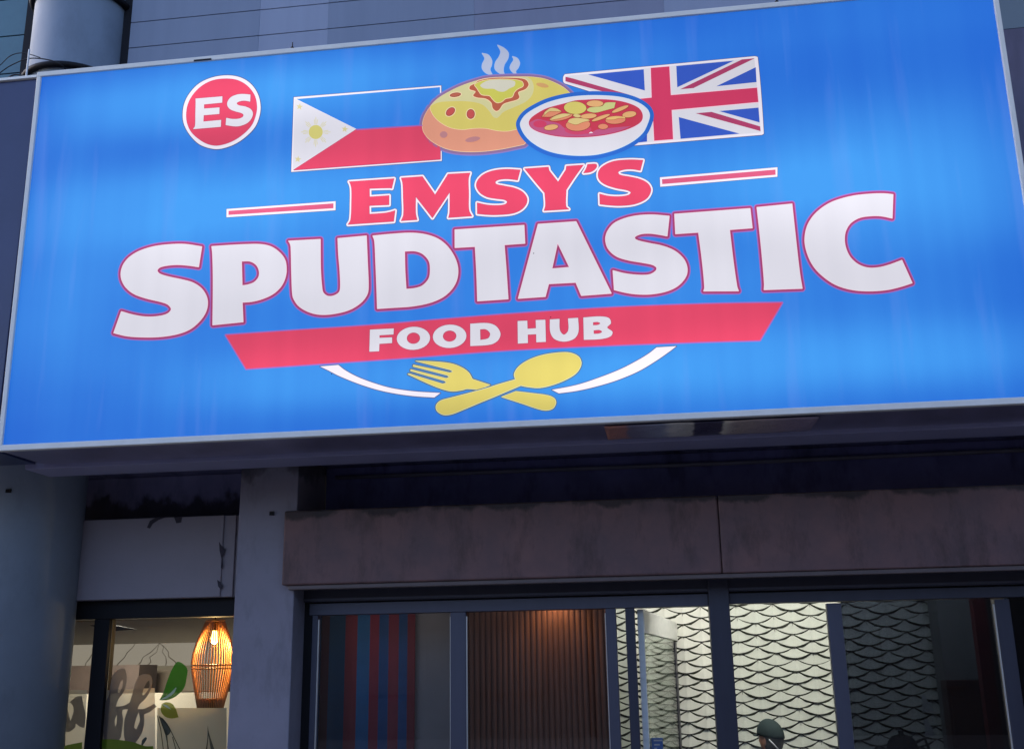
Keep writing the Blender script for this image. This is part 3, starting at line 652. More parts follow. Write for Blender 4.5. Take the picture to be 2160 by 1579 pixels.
# round column
CYc, CR = 7.18, .362; CXc = (at(85, 50, CYc)[0]+at(262, 50, CYc)[0])/2
col = thing('round_column', 'round grey painted column at the left behind the sign', 'column', (CXc, CYc, .1))
bm = bmesh.new(); lathe(bm, CXc, CYc, [(CR, .1), (CR, 9.6)], 64)
o = obj('shaft', bm, M_col, col, smooth=True)
bm = bmesh.new(); zr = at(150, 125, CYc-CR)[2]
pts = [(CXc+(CR+.02)*math.cos(t), CYc+(CR+.02)*math.sin(t), zr-.04+.0*t) for t in np.linspace(0, 2*math.pi, 49)]
tube(bm, pts, .026, 8, caps=False); obj('ring', bm, M_black, col, smooth=True, label='dark band round the column just above the sign')
bm = bmesh.new(); zr2 = at(150, -34, CYc-CR)[2]
pts = [(CXc+(CR+.015)*math.cos(t), CYc+(CR+.015)*math.sin(t), zr2) for t in np.linspace(0, 2*math.pi, 49)]
tube(bm, pts, .03, 8, caps=False); obj('ring', bm, M_black, col, smooth=True, label='dark band round the column at the top')
bm = bmesh.new(); a = at(22, 1036, CYc-CR+.02); bx(bm, a[0]-.018, a[0]+.018, a[1]-.03, a[1]+.03, a[2]-.012, a[2]+.012); obj('bolt', bm, M_black, col)
# wires
def wire(pxs, Y, r, label):
    bm = bmesh.new(); pts = [Vector(at(x, y, Y+d)) for x, y, d in pxs]
    fine = []
    for i in range(len(pts)-1):
        p0, p1, p2, p3 = pts[max(i-1, 0)], pts[i], pts[i+1], pts[min(i+2, len(pts)-1)]
        for j in range(6):
            t = j/6; fine.append(.5*((2*p1)+(p2-p0)*t+(2*p0-5*p1+4*p2-p3)*t*t+(3*p1-p0-3*p2+p3)*t**3))
    fine.append(pts[-1]); tube(bm, fine, r, 6)
    tag(obj('wire', bm, M_cable, smooth=True), label, 'wire', 'loose black wires left of the sign')
wire([(-10, 162, 0), (20, 140, .02), (60, 124, 0), (100, 126, -.02), (128, 136, 0), (140, 150, .1)], 6.65, .0045, 'thin black wire looping from the navy box to the column foot')
wire([(-20, 150, 0), (0, 138, .02), (22, 118, 0), (50, 112, 0), (85, 122, 0)], 6.68, .0035, 'higher thin black wire arching beside the white rod')
wire([(15, 166, 0), (30, 158, 0), (48, 160, 0), (60, 170, 0)], 6.2, .006, 'short black wire end lying on top of the navy box')

# neighbouring sign box
NX1 = at(72, 300, 6.05)[0]-.03
nb = thing('neighbour_sign', 'dark navy sign box beside the left edge of the big sign', 'sign', (-5.2, 6.05, 3.1))
zt = at(40, 170, 6.05)[2]
obj('casing', box(-7.5, NX1, 6.05, 6.5, 3.12, zt), mat('navy_panel', (46, 56, 96), .3, scale=2, var=.25), nb, bevel=.005)
obj('top_lip', box(-7.5, NX1+.004, 6.03, 6.12, zt+.001, zt+.02), M_trim, nb)

# soffit, recess wall
obj_ = tag(obj('soffit', box(-9, 7, 6.55, 7.9, 3.23, 3.35), M_soffit), 'dark stained underside slab of the upper floor', 'ceiling')
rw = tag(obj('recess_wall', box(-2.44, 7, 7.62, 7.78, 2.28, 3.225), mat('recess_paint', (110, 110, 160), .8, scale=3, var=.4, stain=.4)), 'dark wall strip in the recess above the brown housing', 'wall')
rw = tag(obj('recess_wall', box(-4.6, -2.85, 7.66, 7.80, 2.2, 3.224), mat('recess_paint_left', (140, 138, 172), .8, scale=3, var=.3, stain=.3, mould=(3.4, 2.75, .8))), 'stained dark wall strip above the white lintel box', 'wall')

bm = bmesh.new(); tube(bm, [(-2.35, 7.55, 3.14), (0.4, 7.55, 3.13), (4.5, 7.55, 3.145)], .014, 8)
tag(obj('conduit', bm, mat('conduit_grey', (120, 118, 130), .6), smooth=True), 'thin grey conduit running along the dark recess above the housing', 'conduit')
# square pillar
bm = bmesh.new(); bx(bm, -2.852, -2.44, 7.0, 7.6, .12, 3.228)
pil = tag(obj('square_pillar', bm, M_pillar, bevel=.006), 'square grey painted pillar between the cafe window and the shopfront', 'pillar')
obj('pillar_bolt', box(-2.63, -2.60, 6.985, 6.999, 2.80, 2.825), M_black, pil)

# white lintel box
Yl = 7.3
wb = thing('lintel_box', 'off-white peeling box over the cafe window beside the round column', 'shutter box', (-3.6, Yl, 2.3))
bm = bmesh.new(); a = pbox(bm, 150, 1092, 468, 1262, Yl, 7.62)
obj('front_cover', bm, M_box, wb, bevel=.006)
bm = bmesh.new(); b = pbox(bm, 469, 1090, 494, 1256, Yl+.012, 7.62, a[2], a[3]-.002); bx(bm, b[1], -2.853, Yl+.03, 7.6, a[2], a[3])
obj('end_cap', bm, M_box, wb, bevel=.004)
M_chip = mat('bare_dark_patch', (52, 46, 56), .8)
def flat_patch(bm, pts, Y, th=.002):
    vs = [bm.verts.new(tuple(at(x, y, Y))) for x, y in pts]; ws = [bm.verts.new((v.co.x, v.co.y+th, v.co.z)) for v in vs]
    bm.faces.new(vs); bm.faces.new(ws[::-1])
    for i in range(len(vs)): bm.faces.new((vs[i], vs[(i+1) % len(vs)], ws[(i+1) % len(vs)], ws[i]))
bm = bmesh.new()
for pts in ([(462, 1142), (467, 1150), (475, 1158), (472, 1168), (468, 1175), (470, 1190), (469, 1200), (466, 1196), (467, 1178), (463, 1160)], [(458, 1222), (464, 1226), (470, 1236), (466, 1243), (460, 1236)],
            [(310, 1112), (316, 1098), (330, 1090), (350, 1090), (334, 1096), (322, 1104), (316, 1114)], [(367, 1090), (384, 1090), (382, 1101), (372, 1103)]):
    bm = bmesh.new(); flat_patch(bm, pts, Yl-.003); obj('paint_chip', bm, M_chip, wb)


# brown shutter housing over the shopfront
Yb = 6.93
hb = thing('shutter_housing', 'long brown stained shutter housing above the glass shopfront', 'shutter box', (0, Yb, 2.3))
zb1 = at(1380, 1048, Yb)[2]; zb0 = at(1380, 1212, Yb)[2]; xj = at(1519, 1130, Yb)[0]; xl = at(597, 1145, Yb)[0]
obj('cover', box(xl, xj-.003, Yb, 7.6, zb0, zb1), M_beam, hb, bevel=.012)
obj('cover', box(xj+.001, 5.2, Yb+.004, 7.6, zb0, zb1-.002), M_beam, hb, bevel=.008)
obj('lower_lip', box(xl+.04, 5.2, Yb+.02, Yb+.09, zb0-.03, zb0-.001), mat('lip_brown', (96, 82, 80), .4), hb, bevel=.004)
obj('underside', box(xl+.04, 5.2, Yb+.10, 7.5, zb0-.012, zb0-.002), M_black, hb)  # black sheet, part of the painted shade below the housing

# ================================================================== SHOPFRONT (right)
YF = 7.25
sf = thing('shopfront', 'grey aluminium framed glass shopfront under the brown housing', 'shopfront', (0, YF, .12))
def zat(y, x=1100, Y=YF): return at(x, y, Y)[2]
zA, zB, zC = zat(1231), zat(1262), zat(1287)
XR = 4.6
X0 = at(655, 1300, YF)[0]
obj('header', box(X0-.06, XR, YF+.02, YF+.14, zA+.001, zb0-.013), M_black, sf)  # black band puts the shade under the housing into the colour
obj('upper_rail', box(X0-.06, XR, YF-.05, YF+.10, zB+.009, zA), M_framed, sf, bevel=.004)
obj('rail_groove', box(X0-.06, XR, YF-.01, YF+.10, zB+.001, zB+.008), M_black, sf)
obj('rail_lip', box(X0-.06, XR, YF-.058, YF-.051, zB+.02, zB+.032), M_frame, sf)
xpost0, xpost1 = at(1503, 1400, YF-.05)[0], at(1547, 1400, YF-.05)[0]
obj('top_rail', box(X0, xpost0-.001, YF-.03, YF+.08, zC, zB), M_frame, sf, bevel=.003)
obj('top_rail', box(xpost1+.001, XR, YF-.03, YF+.08, zC+.01, zB), M_framed, sf, bevel=.003)
obj('post', box(xpost0, xpost1, YF-.075, YF+.11, .12, zb0-.014), M_framed, sf, bevel=.004, label='wide dark slate post in the middle of the shopfront')
# left jambs
bm = bmesh.new(); pbox(bm, 618, 1300, 654, 1579, YF-.02, YF+.2, .12, zb0-.014); obj('jamb', bm, M_black, sf, bevel=.004)
def mull(px0, px1, m, Y=YF-.028, top=None, y=1420, w=.07, label=None, name='mullion'):
    bm = bmesh.new(); a, b = at(px0, y, Y)[0], at(px1, y, Y)[0]; bx(bm, a, b, Y, Y+w, .2, (top or zC)-.001); return obj(name, bm, m, sf, bevel=.003, label=label), a, b
M_bright = mat('bare_aluminium_edge', (215, 212, 205), .3, metal=.5, var=.1)
_, _, e1 = mull(655, 667, M_frame)
_, m1a, m1b = mull(950, 983, M_frame)
_, m2a, m2b = mull(1282, 1304, M_frame)
_, m3a, m3b = mull(1324, 1344, M_framed)
_, m4a, m4b = mull(1757, 1788, M_frame)
_, m5a, m5b = mull(2118, 2150, M_framed)
for x, t in ((e1, .008), (m1b, .008), (m2a-.006, .005), (m5a-.010, .008), (m1a-.005, .004)):
    bm = bmesh.new(); bx(bm, x+.001, x+t, YF-.022, YF-.005, .2, zC-.03); obj('glazing_bead', bm, M_bright, sf)
for a, b, m in ((e1+.009, m1a-.006, M_glass), (m1b+.009, m2a-.008, M_glass), (m2b+.002, m3a-.002, M_glass), (xpost1+.002, m4a-.002, M_glass), (m4b+.002, m5a-.012, M_tint), (m5b+.002, XR, M_tint)):
    obj('glass_pane', box(a, b, YF+.01, YF+.016, .2, zC+(.008 if a > xpost1 else -.002)), m, sf)
obj('sill', box(X0, XR, YF-.04, YF+.11, .12, .199), M_frame, sf, bevel=.004)

# open glass door leaf (hinged beside the third mullion, swung inwards)
dr = thing('glass_door', 'white framed glass door swung open inward beside the dark post', 'door', (m3b, YF+.05, .13))
p0 = at(1350, 1284, YF+.06); zd = p0[2]
q = atz(1424, 1313, zd); q1 = np.array([q[0], q[1], zd])
dx = Vector((q1[0]-p0[0], q1[1]-p0[1], 0)); Ld = dx.length; dx.normalize(); nn = Vector((-dx.y, dx.x, 0))
M_door = mat('white_door_frame', (240, 240, 232), .35, scale=8, scl=(1, 1, 3), var=.15, c2=(220, 222, 214))
def leaf(name, u0, u1, v0, v1, t0, t1, m, par=dr):
    bm = bmesh.new(); vs = []
    for z in (v0, v1):
        for u_, t_ in ((u0, t0), (u1, t0), (u1, t1), (u0, t1)):
            c = Vector((p0[0], p0[1], z))+dx*u_+nn*t_; vs.append(bm.verts.new(c))
    for f in ((0,1,5,4),(1,2,6,5),(2,3,7,6),(3,0,4,7),(4,5,6,7),(3,2,1,0)): bm.faces.new([vs[i] for i in f])
    return obj(name, bm, m, par, bevel=.002)
leaf('top_rail', .03, Ld-.03, zd-.15, zd, -.02, .02, M_door)
leaf('stile', 0, .016, .14, zd, -.02, .02, M_door)
leaf('stile', Ld-.03, Ld, .14, zd, -.02, .02, M_door)
leaf('inner_stile', Ld-.20, Ld-.04, .14, zd-.16, -.008, .008, M_framed)
leaf('bottom_rail', .03, Ld-.03, .14, .26, -.02, .02, M_door)
leaf('glass_pane', .03, Ld-.21, .26, zd-.15, -.003, .003, glass('door_glass', (.86, .92, .88), .6))
print('door leaf', Ld, q1, zd)
# notice on the door glass
nt_ = thing('notice_card', 'small blue and white notice card on the open glass door', 'notice', tuple(at(1388, 1570, YF+.35)))
bm = bmesh.new(); pbox(bm, 1376, 1555, 1400, 1640, YF+.35, YF+.353); obj('card', bm, mat('notice_blue', (96, 128, 190), .5, emi=None), nt_)
bm = bmesh.new(); pbox(bm, 1379, 1559, 1397, 1562, YF+.346, YF+.348); pbox(bm, 1380, 1568, 1392, 1571, YF+.346, YF+.348); pbox(bm, 1380, 1576, 1386, 1579, YF+.346, YF+.348); obj('printed_bars', bm, M_white, nt_)

# ================================================================== SHOP INTERIOR
room = thing('shop_room', 'dim plastered room behind the glass shopfront', 'room', (1, 10, .125))
M_wall = mat('plaster_grey', (110, 106, 104), .8, var=.15, scale=3)
obj('back_wall', box(-2.6, 5, 9.75, 9.85, .125, 3.2), M_wall, room)
obj('side_wall', box(-2.62, -2.5, 7.62, 9.75, .125, 3.2), M_wall, room)
obj('side_wall', box(4.9, 5.0, 7.62, 9.75, .125, 3.2), M_wall, room)
obj('ceiling', box(-2.6, 5, 7.79, 9.85, 3.201, 3.25), M_wall, room)
# fish-scale wall
YW = 9.62
M_scale = mat('pale_scale_panel', (214, 214, 200), .45, scale=5, var=.08)
M_groove_shade = mat('groove_and_lip_shade', (52, 54, 40), .7)  # crease colour, also paints the shade under each scale lip
tw = 72*(YW)/FPX*1.0; xa = at(1300, 1400, YW)[0]; xb = at(1994, 1400, YW)[0]
z_ref = at(1640, 1400, YW)[2]; rp = z_ref-at(1640, 1413, YW)[2]
sc = thing('scale_panel_wall', 'pale wall covered in overlapping fish-scale panels inside the shop', 'wall', (xa, YW, .125))
bm = bmesh.new()
x_first = at(1603, 1450, YW)[0]
nrow = int((3.1-.5)/rp)
for r_ in range(nrow):
    zc = z_ref+rp*30-r_*rp*1.0
    if zc > 3.15 or zc < .5: continue
    off = (r_ % 2)*tw/2
    i0 = int((xa-x_first)/tw)-2
    for i in range(i0, i0+16):
        cx_ = x_first+off+i*tw+random.uniform(-.004, .004)
        if cx_+tw/2 < xa-.1 or cx_-tw/2 > xb+.1: continue
        N = 14; jz = random.uniform(-.006, .006); lift = random.uniform(.026, .036); sk = random.uniform(-.007, .007)
        rowsv = []
        for h_ in (0, .35, .7, 1.0):
            row = []
            for j in range(N+1):
                t = -1+2*j/N; x = min(max(cx_+t*tw*.515, xa), xb)
                zb = zc+jz+sk*t-rp*1.10*(1-abs(t)**1.75)
                z = zb+(zc+rp*2.0-zb)*h_
                y = YW-.003-lift*(1-h_)**1.1*(1-.45*t*t)-.007*max(0, 1-abs(t)*5)*(1-h_)
                row.append(bm.verts.new((x, y, z)))
            rowsv.append(row)
        back = [bm.verts.new((v.co.x, v.co.y+.006, v.co.z-(.006+.013*math.sin(math.pi*min(1, abs(-1+2*j/N)*.95))**2)*random.uniform(.8, 1.2))) for j, v in enumerate(rowsv[0])]
        if random.random() < .75 and xa < cx_-.02 and cx_+.02 < xb:
            tp = zc+rp*.78; ln_ = rp*random.uniform(.25, .75); yy = YW-.003-lift*.62-.008; w0 = .0022
            cv = [bm.verts.new(q_) for q_ in ((cx_-w0*.4, yy, tp), (cx_+w0*.4, yy, tp), (cx_+w0, yy-.002, tp-ln_*.5), (cx_, yy-.004, tp-ln_), (cx_-w0, yy-.002, tp-ln_*.5))]
            bm.faces.new(cv).material_index = 1
        for a_, b_ in zip(rowsv, rowsv[1:]):
            for j in range(N): bm.faces.new((a_[j], a_[j+1], b_[j+1], b_[j]))
        for j in range(N): bm.faces.new((back[j], back[j+1], rowsv[0][j+1], rowsv[0][j])).material_index = 1  # dark strip puts the lip shadow into the colour
obj('scale_panels', bm, [M_scale, M_groove_shade], sc, smooth=False)
obj('backing', box(xa, xb, YW, YW+.03, .3, 3.15), mat('scale_backing', (70, 72, 50), .8), sc)
# ribbed wooden panel behind the second pane
YR = 7.62
ra, rb_ = at(978, 1430, YR)[0], at(1290, 1430, YR)[0]
rp_ = thing('ribbed_wood_panel', 'brown vertical ribbed wooden panel behind the second glass pane', 'panel', ((ra+rb_)/2, YR, .13))
bm = bmesh.new(); x = ra; pr = .0395
while x < rb_:
    w_ = pr-.006
    vs0 = []
    for z in (.13, 2.24):
        vs0.append([bm.verts.new((x+w_*t, YR-.009*math.sin(math.pi*t)**.6, z)) for t in (0, .15, .35, .65, .85, 1)])
    for j in range(5): bm.faces.new((vs0[0][j], vs0[0][j+1], vs0[1][j+1], vs0[1][j]))
    x += pr
obj('ribs', bm, mat('rib_wood', (120, 78, 60), .45, scale=5, scl=(6, 1, .3), var=.35), rp_)
obj('board', box(ra, rb_, YR+.001, YR+.03, .13, 2.3), mat('rib_board', (70, 40, 32), .7), rp_)
# striped curtain
YC = 7.72
st = thing('striped_banner', 'hanging cloth with blue and dark red vertical stripes behind the first pane', 'banner', tuple(at(770, 1400, YC)))
edges = [205, 270, 370, 445, 520, 580, 640, 700, 755, 805]
cols = [(70, 34, 44), (26, 66, 100), (124, 42, 54), (38, 96, 146), (134, 42, 60), (34, 72, 122), (122, 40, 56), (34, 70, 118), (110, 32, 44)]
bm = bmesh.new(); mats_ = []
for i in range(9):
    mats_.append(mat('stripe_cloth_%s' % 'abcdefghi'[i], cols[i], .75, scale=8, var=.2))
    a_, b_ = at(600+edges[i]/2.919, 1430, YC)[0], at(600+edges[i+1]/2.919, 1430, YC)[0]
    n_ = 5
    for j in range(n_):
        xx0, xx1 = a_+(b_-a_)*j/n_, a_+(b_-a_)*(j+1)/n_
        f_ = lambda x: YC+.008*math.sin(x*26)
        v = [bm.verts.new((xx0, f_(xx0), .3)), bm.verts.new((xx1, f_(xx1), .3)), bm.verts.new((xx1, f_(xx1), 2.3)), bm.verts.new((xx0, f_(xx0), 2.3))]
        bm.faces.new(v).material_index = i
bmesh.ops.remove_doubles(bm, verts=bm.verts, dist=1e-5)
so2 = obj('cloth', bm, mats_, st, smooth=True); ms = so2.modifiers.new('t', 'SOLIDIFY'); ms.thickness = .002
gb = tag(obj('grey_board', box(at(870, 1430, 7.76)[0], at(955, 1430, 7.76)[0], 7.76, 7.80, .13, 2.28), mat('grey_board', (138, 130, 132), .7, var=.15, scale=3)), 'plain grey board standing right of the striped cloth', 'board')
# things on the right behind tinted glass
YX = 9.2
tag(obj('interior_column', box(at(1990, 1400, YX)[0], at(2066, 1400, YX)[0], YX, YX+.3, .13, 3.2), mat('interior_grey', (150, 150, 146), .7)), 'grey plastered column behind the tinted glass', 'column')
cb_ = thing('cabinet', 'dark brown cabinet standing before the grey column behind tinted glass', 'cabinet', tuple(at(2040, 1570, 9.0)))
X0_, X1_, _, zt_ = *[at(p_, 1500, 9.0)[0] for p_ in (2003, 2075)], 0, at(2040, 1433, 9.0)[2]
obj('body', box(X0_, X1_, 9.0, 9.19, .13, zt_), mat('dark_brown_wood', (84, 52, 46), .5, scl=(1, 1, .2)), cb_, bevel=.006)
obj('door', box(X0_+.02, X1_-.02, 8.985, 8.999, .2, zt_-.05), mat('dark_brown_door', (92, 58, 50), .5, scl=(1, 1, .2)), cb_, bevel=.004)
bm = bmesh.new(); a_, b_ = at(2072, 1430, 8.6)[0], at(2100, 1430, 8.6)[0]; bx(bm, a_, b_, 8.6, 8.7, .13, 3.0)
tag(obj('red_post', bm, mat('dark_red_paint', (120, 34, 40), .5)), 'dark red vertical post behind the tinted glass', 'post')
bm = bmesh.new(); bx(bm, at(2142, 1430, 7.6)[0], 4.5, 7.6, 7.63, .13, 2.3)
tag(obj('blue_board', bm, mat('blue_board', (70, 110, 160), .6, scale=3)), 'blue board behind glass at the right end of the shopfront', 'board')
for pts, l in (([(1944, 1466), (1949, 1464), (1971, 1499), (1946, 1502)], 'upper small white triangular pennant behind the tinted glass'), ([(1948, 1516), (1955, 1514), (1975, 1551), (1953, 1553)], 'lower small white triangular pennant behind the tinted glass')):
    bm = bmesh.new(); flat_patch(bm, pts, 8.9, .004); tag(obj('pennant', bm, M_white), l, 'pennant', 'white pennants behind the tinted glass')
# dark kettle
kx = at(1902, 1560, 8.9); ke = thing('kettle', 'dark kettle silhouette on the counter behind the tinted glass', 'kettle', (kx[0], 8.9, .95))
bm = bmesh.new(); lathe(bm, kx[0], 8.9, [(.13, .952), (.14, 1.0), (.125, 1.12), (.10, 1.2), (.07, 1.235), (.02, 1.25), (.02, 1.275)], 28); obj('body', bm, M_black, ke, smooth=True)
bm = bmesh.new(); tube(bm, [(kx[0]+.10, 8.9, 1.19), (kx[0]+.17, 8.9, 1.22), (kx[0]+.19, 8.9, 1.14), (kx[0]+.15, 8.9, 1.04)], .012, 8); obj('handle', bm, M_black, ke, smooth=True)
ct = thing('counter', 'dark counter along the right of the shop', 'counter', (2.0, 8.9, .13))
obj('top', box(at(1790, 1579, 8.9)[0], 3.4, 8.5, 9.15, .90, .95), M_black, ct, bevel=.005); obj('cupboard', box(at(1795, 1579, 8.9)[0], 3.38, 8.55, 9.12, .13, .899), mat('counter_dark', (46, 42, 44), .5), ct)

# interior lamps: ceiling fittings with a real light each
def ceiling_lamp(x, y, z, sx_, sy_, power, c, label, aim=None):
    t = thing('ceiling_or_fill_light', label, 'light', (x, y, z), 'ceiling lights inside the shop')
    obj('frame', box(x-sx_/2-.02, x+sx_/2+.02, y-sy_/2-.02, y+sy_/2+.02, z, z+.05), M_white, t)
    m, n, p = nodes('lamp_diffuser'); p.inputs['Emission Color'].default_value = (*c, 1); p.inputs['Emission Strength'].default_value = 3
    obj('diffuser', box(x-sx_/2, x+sx_/2, y-sy_/2, y+sy_/2, z-.008, z-.001), m, t)
    l = bpy.data.lights.new('lamp', 'AREA'); l.shape = 'RECTANGLE'; l.size = sx_; l.size_y = sy_; l.energy = power; l.color = c
    lo = bpy.data.objects.new('lamp', l); COL.objects.link(lo); lo.parent = t; lo.location = (0, 0, -.02)
    if aim is not None: lo.rotation_euler = (math.radians(aim), 0, 0)
ceiling_lamp(1.0, 8.35, 3.1, 3.2, .3, 27, (1, .99, .92), 'bright ceiling light over the scale panelled wall', 32)
# warm downlight above ribbed panel
dl = thing('downlight', 'small warm downlight above the ribbed wooden panel', 'light', (at(1170, 1290, 7.5)[0], 7.50, 2.30))
bm = bmesh.new(); lathe(bm, dl.location.x, 7.50, [(.035, 2.31), (.04, 2.33), (.03, 2.36)], 20); obj('housing', bm, M_white, dl, smooth=True)
l = bpy.data.lights.new('lamp', 'SPOT'); l.energy = 3.2; l.spot_size = math.radians(125); l.spot_blend = .9; l.color = (1, .62, .33); l.shadow_soft_size = .02
lo = bpy.data.objects.new('lamp', l); COL.objects.link(lo); lo.parent = dl; lo.location = (0, 0, -.01); lo.rotation_euler = (math.radians(12), 0, 0)

def strip(x, y, z, w_, e, c, label):  # unseen fill lights added to brighten the cloth and the ribs
    t = thing('ceiling_or_fill_light', label, 'light', (x, y, z)); obj('diffuser', box(x-w_/2, x+w_/2, y-.03, y+.03, z+.002, z+.03), M_white, t)
    l = bpy.data.lights.new('lamp', 'AREA'); l.shape = 'RECTANGLE'; l.size = w_; l.size_y = .06; l.energy = e; l.color = c
    lo = bpy.data.objects.new('lamp', l); COL.objects.link(lo); lo.parent = t; lo.rotation_euler = (math.radians(25), 0, 0)
strip(-1.95, 7.42, 2.27, .9, .42, (1, .95, .9), 'added unseen fill light above the striped cloth')
strip(-.78, 7.42, 2.27, .9, .4, (1, .85, .8), 'added unseen fill light above the ribbed panel')
# ================================================================== CAFE WINDOW (left)
YL = 7.42
cw = thing('cafe_window', 'black framed cafe window with painted lettering beside the round column', 'window', (-3.6, YL, .13))
xl0, xl1 = -4.75, -2.853
zh1 = at(320, 1258, YL)[2]; zh0 = at(320, 1303, YL)[2]
obj('header', box(xl0, xl1, YL-.04, YL+.1, zh0, 2.298), M_black, cw, bevel=.004)
bm = bmesh.new(); a_, b_ = at(182+11, 1450, YL-.04)[0], at(214, 1450, YL-.04)[0]; bx(bm, a_-.02, b_+.02, YL-.04, YL+.06, .13, zh0-.001); obj('mullion', bm, M_black, cw, bevel=.003)
ma, mb = a_-.02, b_+.02
obj('frame', box(xl1-.03, xl1-.001, YL-.03, YL+.06, .13, zh0-.001), M_black, cw)
obj('glass_pane', box(xl0, ma-.001, YL, YL+.006, .13, zh0-.002), M_glass, cw)
obj('glass_pane', box(mb+.001, xl1-.031, YL, YL+.006, .13, zh0-.002), M_glass, cw)
def decal(name, polys, m, lv, label):
    bm = bmesh.new()
    for loops, w in polys:
        V, F = region(loops, w); mp = {}
        for f in F:
            qv = []
            for i in f:
                if i not in mp: mp[i] = bm.verts.new(tuple(at(V[i][0], V[i][1], YL-.002-.0015*lv)))
                qv.append(mp[i])
            try: bm.faces.new(qv)
            except ValueError: pass
    return obj(name, bm, m, cw, label=label)
cd = (100, 1400, 7.2)
M_let = film('grey_vinyl', (122, 118, 118), .9)
M_lf1 = film('green_vinyl', (40, 104, 38), .95); M_lf2 = film('olive_vinyl', (130, 150, 58), .93)
M_hill = film('grass_green_vinyl', (104, 140, 46), .95); M_cream = film('cream_vinyl', (196, 192, 164), .9); M_line = mat('dark_olive_line', (70, 66, 40), .6)
M_pale = mat('pale_green_vinyl', (176, 190, 150), .6); M_dkg = mat('dark_green_vinyl', (54, 62, 48), .6)
decal('cream_film', [([P("55,560* 100,400* 600,385* 560,1300* 40,1300*", *cd)], 0), ([P("865,395* 1630,360* 1640,1300* 780,1300*", *cd)], 0)], film('frosted_film', (196, 188, 168), .75), 0, 'frosted cream film on the lower glass')
decal('cream_film', [([P("478,1492* 478,1620* 330,1620* 332,1492*")], 0)], M_cream, 0, 'opaque cream square at the lower right of the glass')
decal('lettering', [([P("150,570 250,548 330,570 390,640 395,720 350,860* 300,640 300,560 330,580* 400,520 440,490 525,482* 545,620 580,760 560,960 500,950 430,900* 420,960 330,1025 270,1020 210,960 170,830 90,1060* 75,1080* 105,800 130,650", *cd)], 0)], M_let, 2, 'grey brush script letter left of the black mullion')
decal('lettering', [([P("850,1140* 850,900 870,760 830,700 860,600 930,480 950,330 1000,150 1080,80 1170,70 1205,200 1190,330 1150,430 1080,530 1040,640* 1150,630 1250,580* 1290,450 1330,300 1390,180 1480,148 1570,175 1592,280 1560,400 1490,520 1400,610 1370,680* 1480,670 1620,600* 1660,640* 1560,720 1470,760* 1470,900 1430,1050 1340,1190* 1180,1170* 1160,1050 1170,850 1225,680* 1140,700 1150,850 1120,1100* 1090,1150*", *cd),
      P("1140,230 1140,330 1090,440* 1070,420 1090,320", *cd), P("1540,250 1545,350 1480,450 1445,470 1460,380 1500,290", *cd), P("1385,730* 1405,850 1350,985* 1320,960 1340,850", *cd), P("1055,765* 1050,900 1030,945* 1022,850", *cd)], 0)], M_let, 2, 'grey brush script letters right of the black mullion')
decal('lettering', [([P("1495,1105 1510,1130 1450,1230* 1425,1230* 1440,1150", *cd)], 0)], M_dkg, 2, 'small dark stroke under the script')
decal('leaf_decal', [([P("1700,545* 1760,430 1820,250 1900,60 1985,-40 2120,60 2110,230 2070,370 1960,480 1840,540", *cd), P("1715,540* 1850,450 1950,350* 1960,360* 1920,440 1800,520", *cd)], 0)], M_lf1, 3, 'large dark green leaf')
decal('leaf_decal', [([P("1735,605* 1800,575 1890,595 1950,680 1992,805* 1880,822 1780,790 1720,700", *cd)], 0)], M_lf2, 3, 'small olive green leaf')
decal('leaf_decal', [([P("1715,540* 1850,450 1950,350* 1960,360* 1920,440 1800,520", *cd)], 0), ([P("1740,605* 1820,625 1880,688* 1800,650", *cd)], 0)], M_pale, 4, 'pale leaf veins')
decal('hill_decal', [([P("140,1285* 280,1230 530,1180* 520,1400* 100,1400*", *cd), ], 0), ([P("780,1140* 1000,1138 1300,1180 1480,1240 1610,1240* 1610,1400* 770,1400*", *cd)], 0)], M_hill, 3, 'green rounded hill at the bottom of the glass')
decal('leaf_decal', [([P("100,1260* 90,1060 140,900 175,830* 220,980 270,1060 268,1240*", *cd)], 0)], M_dkg, 3, 'dark leaf beside the round column')
lines = []
for s in ("1670,775 1720,980 1760,1290", "1700,790 1850,960 2010,1290", "1800,980 1820,1150 1830,1290", "1740,900 1800,1080 1840,1290", "1900,1100 1950,1290"):
    pts = [tuple(map(float, t.split(','))) for t in s.split()]
    pp = [(100+x/7.2, 1400+y/7.2) for x, y in pts]
    for a_, b_ in zip(pp, pp[1:]):
        d = np.array(b_)-np.array(a_); nv = np.array([-d[1], d[0]])/np.linalg.norm(d)*.9
        lines.append(([[tuple(np.array(a_)+nv), tuple(np.array(b_)+nv), tuple(np.array(b_)-nv), tuple(np.array(a_)-nv)]], 0))
lines.append(([P("438,1528* 441,1545 452,1579* 456,1600* 430,1600* 437,1560", ), P("440,1550* 446,1590* 436,1592*")], 0))
lines.append(([P("335,1510* 345,1515 360,1540 352,1550 342,1530")], 0))
decal('leaf_outline', lines, M_line, 4, 'thin outlined leaves drawn on the cream square')

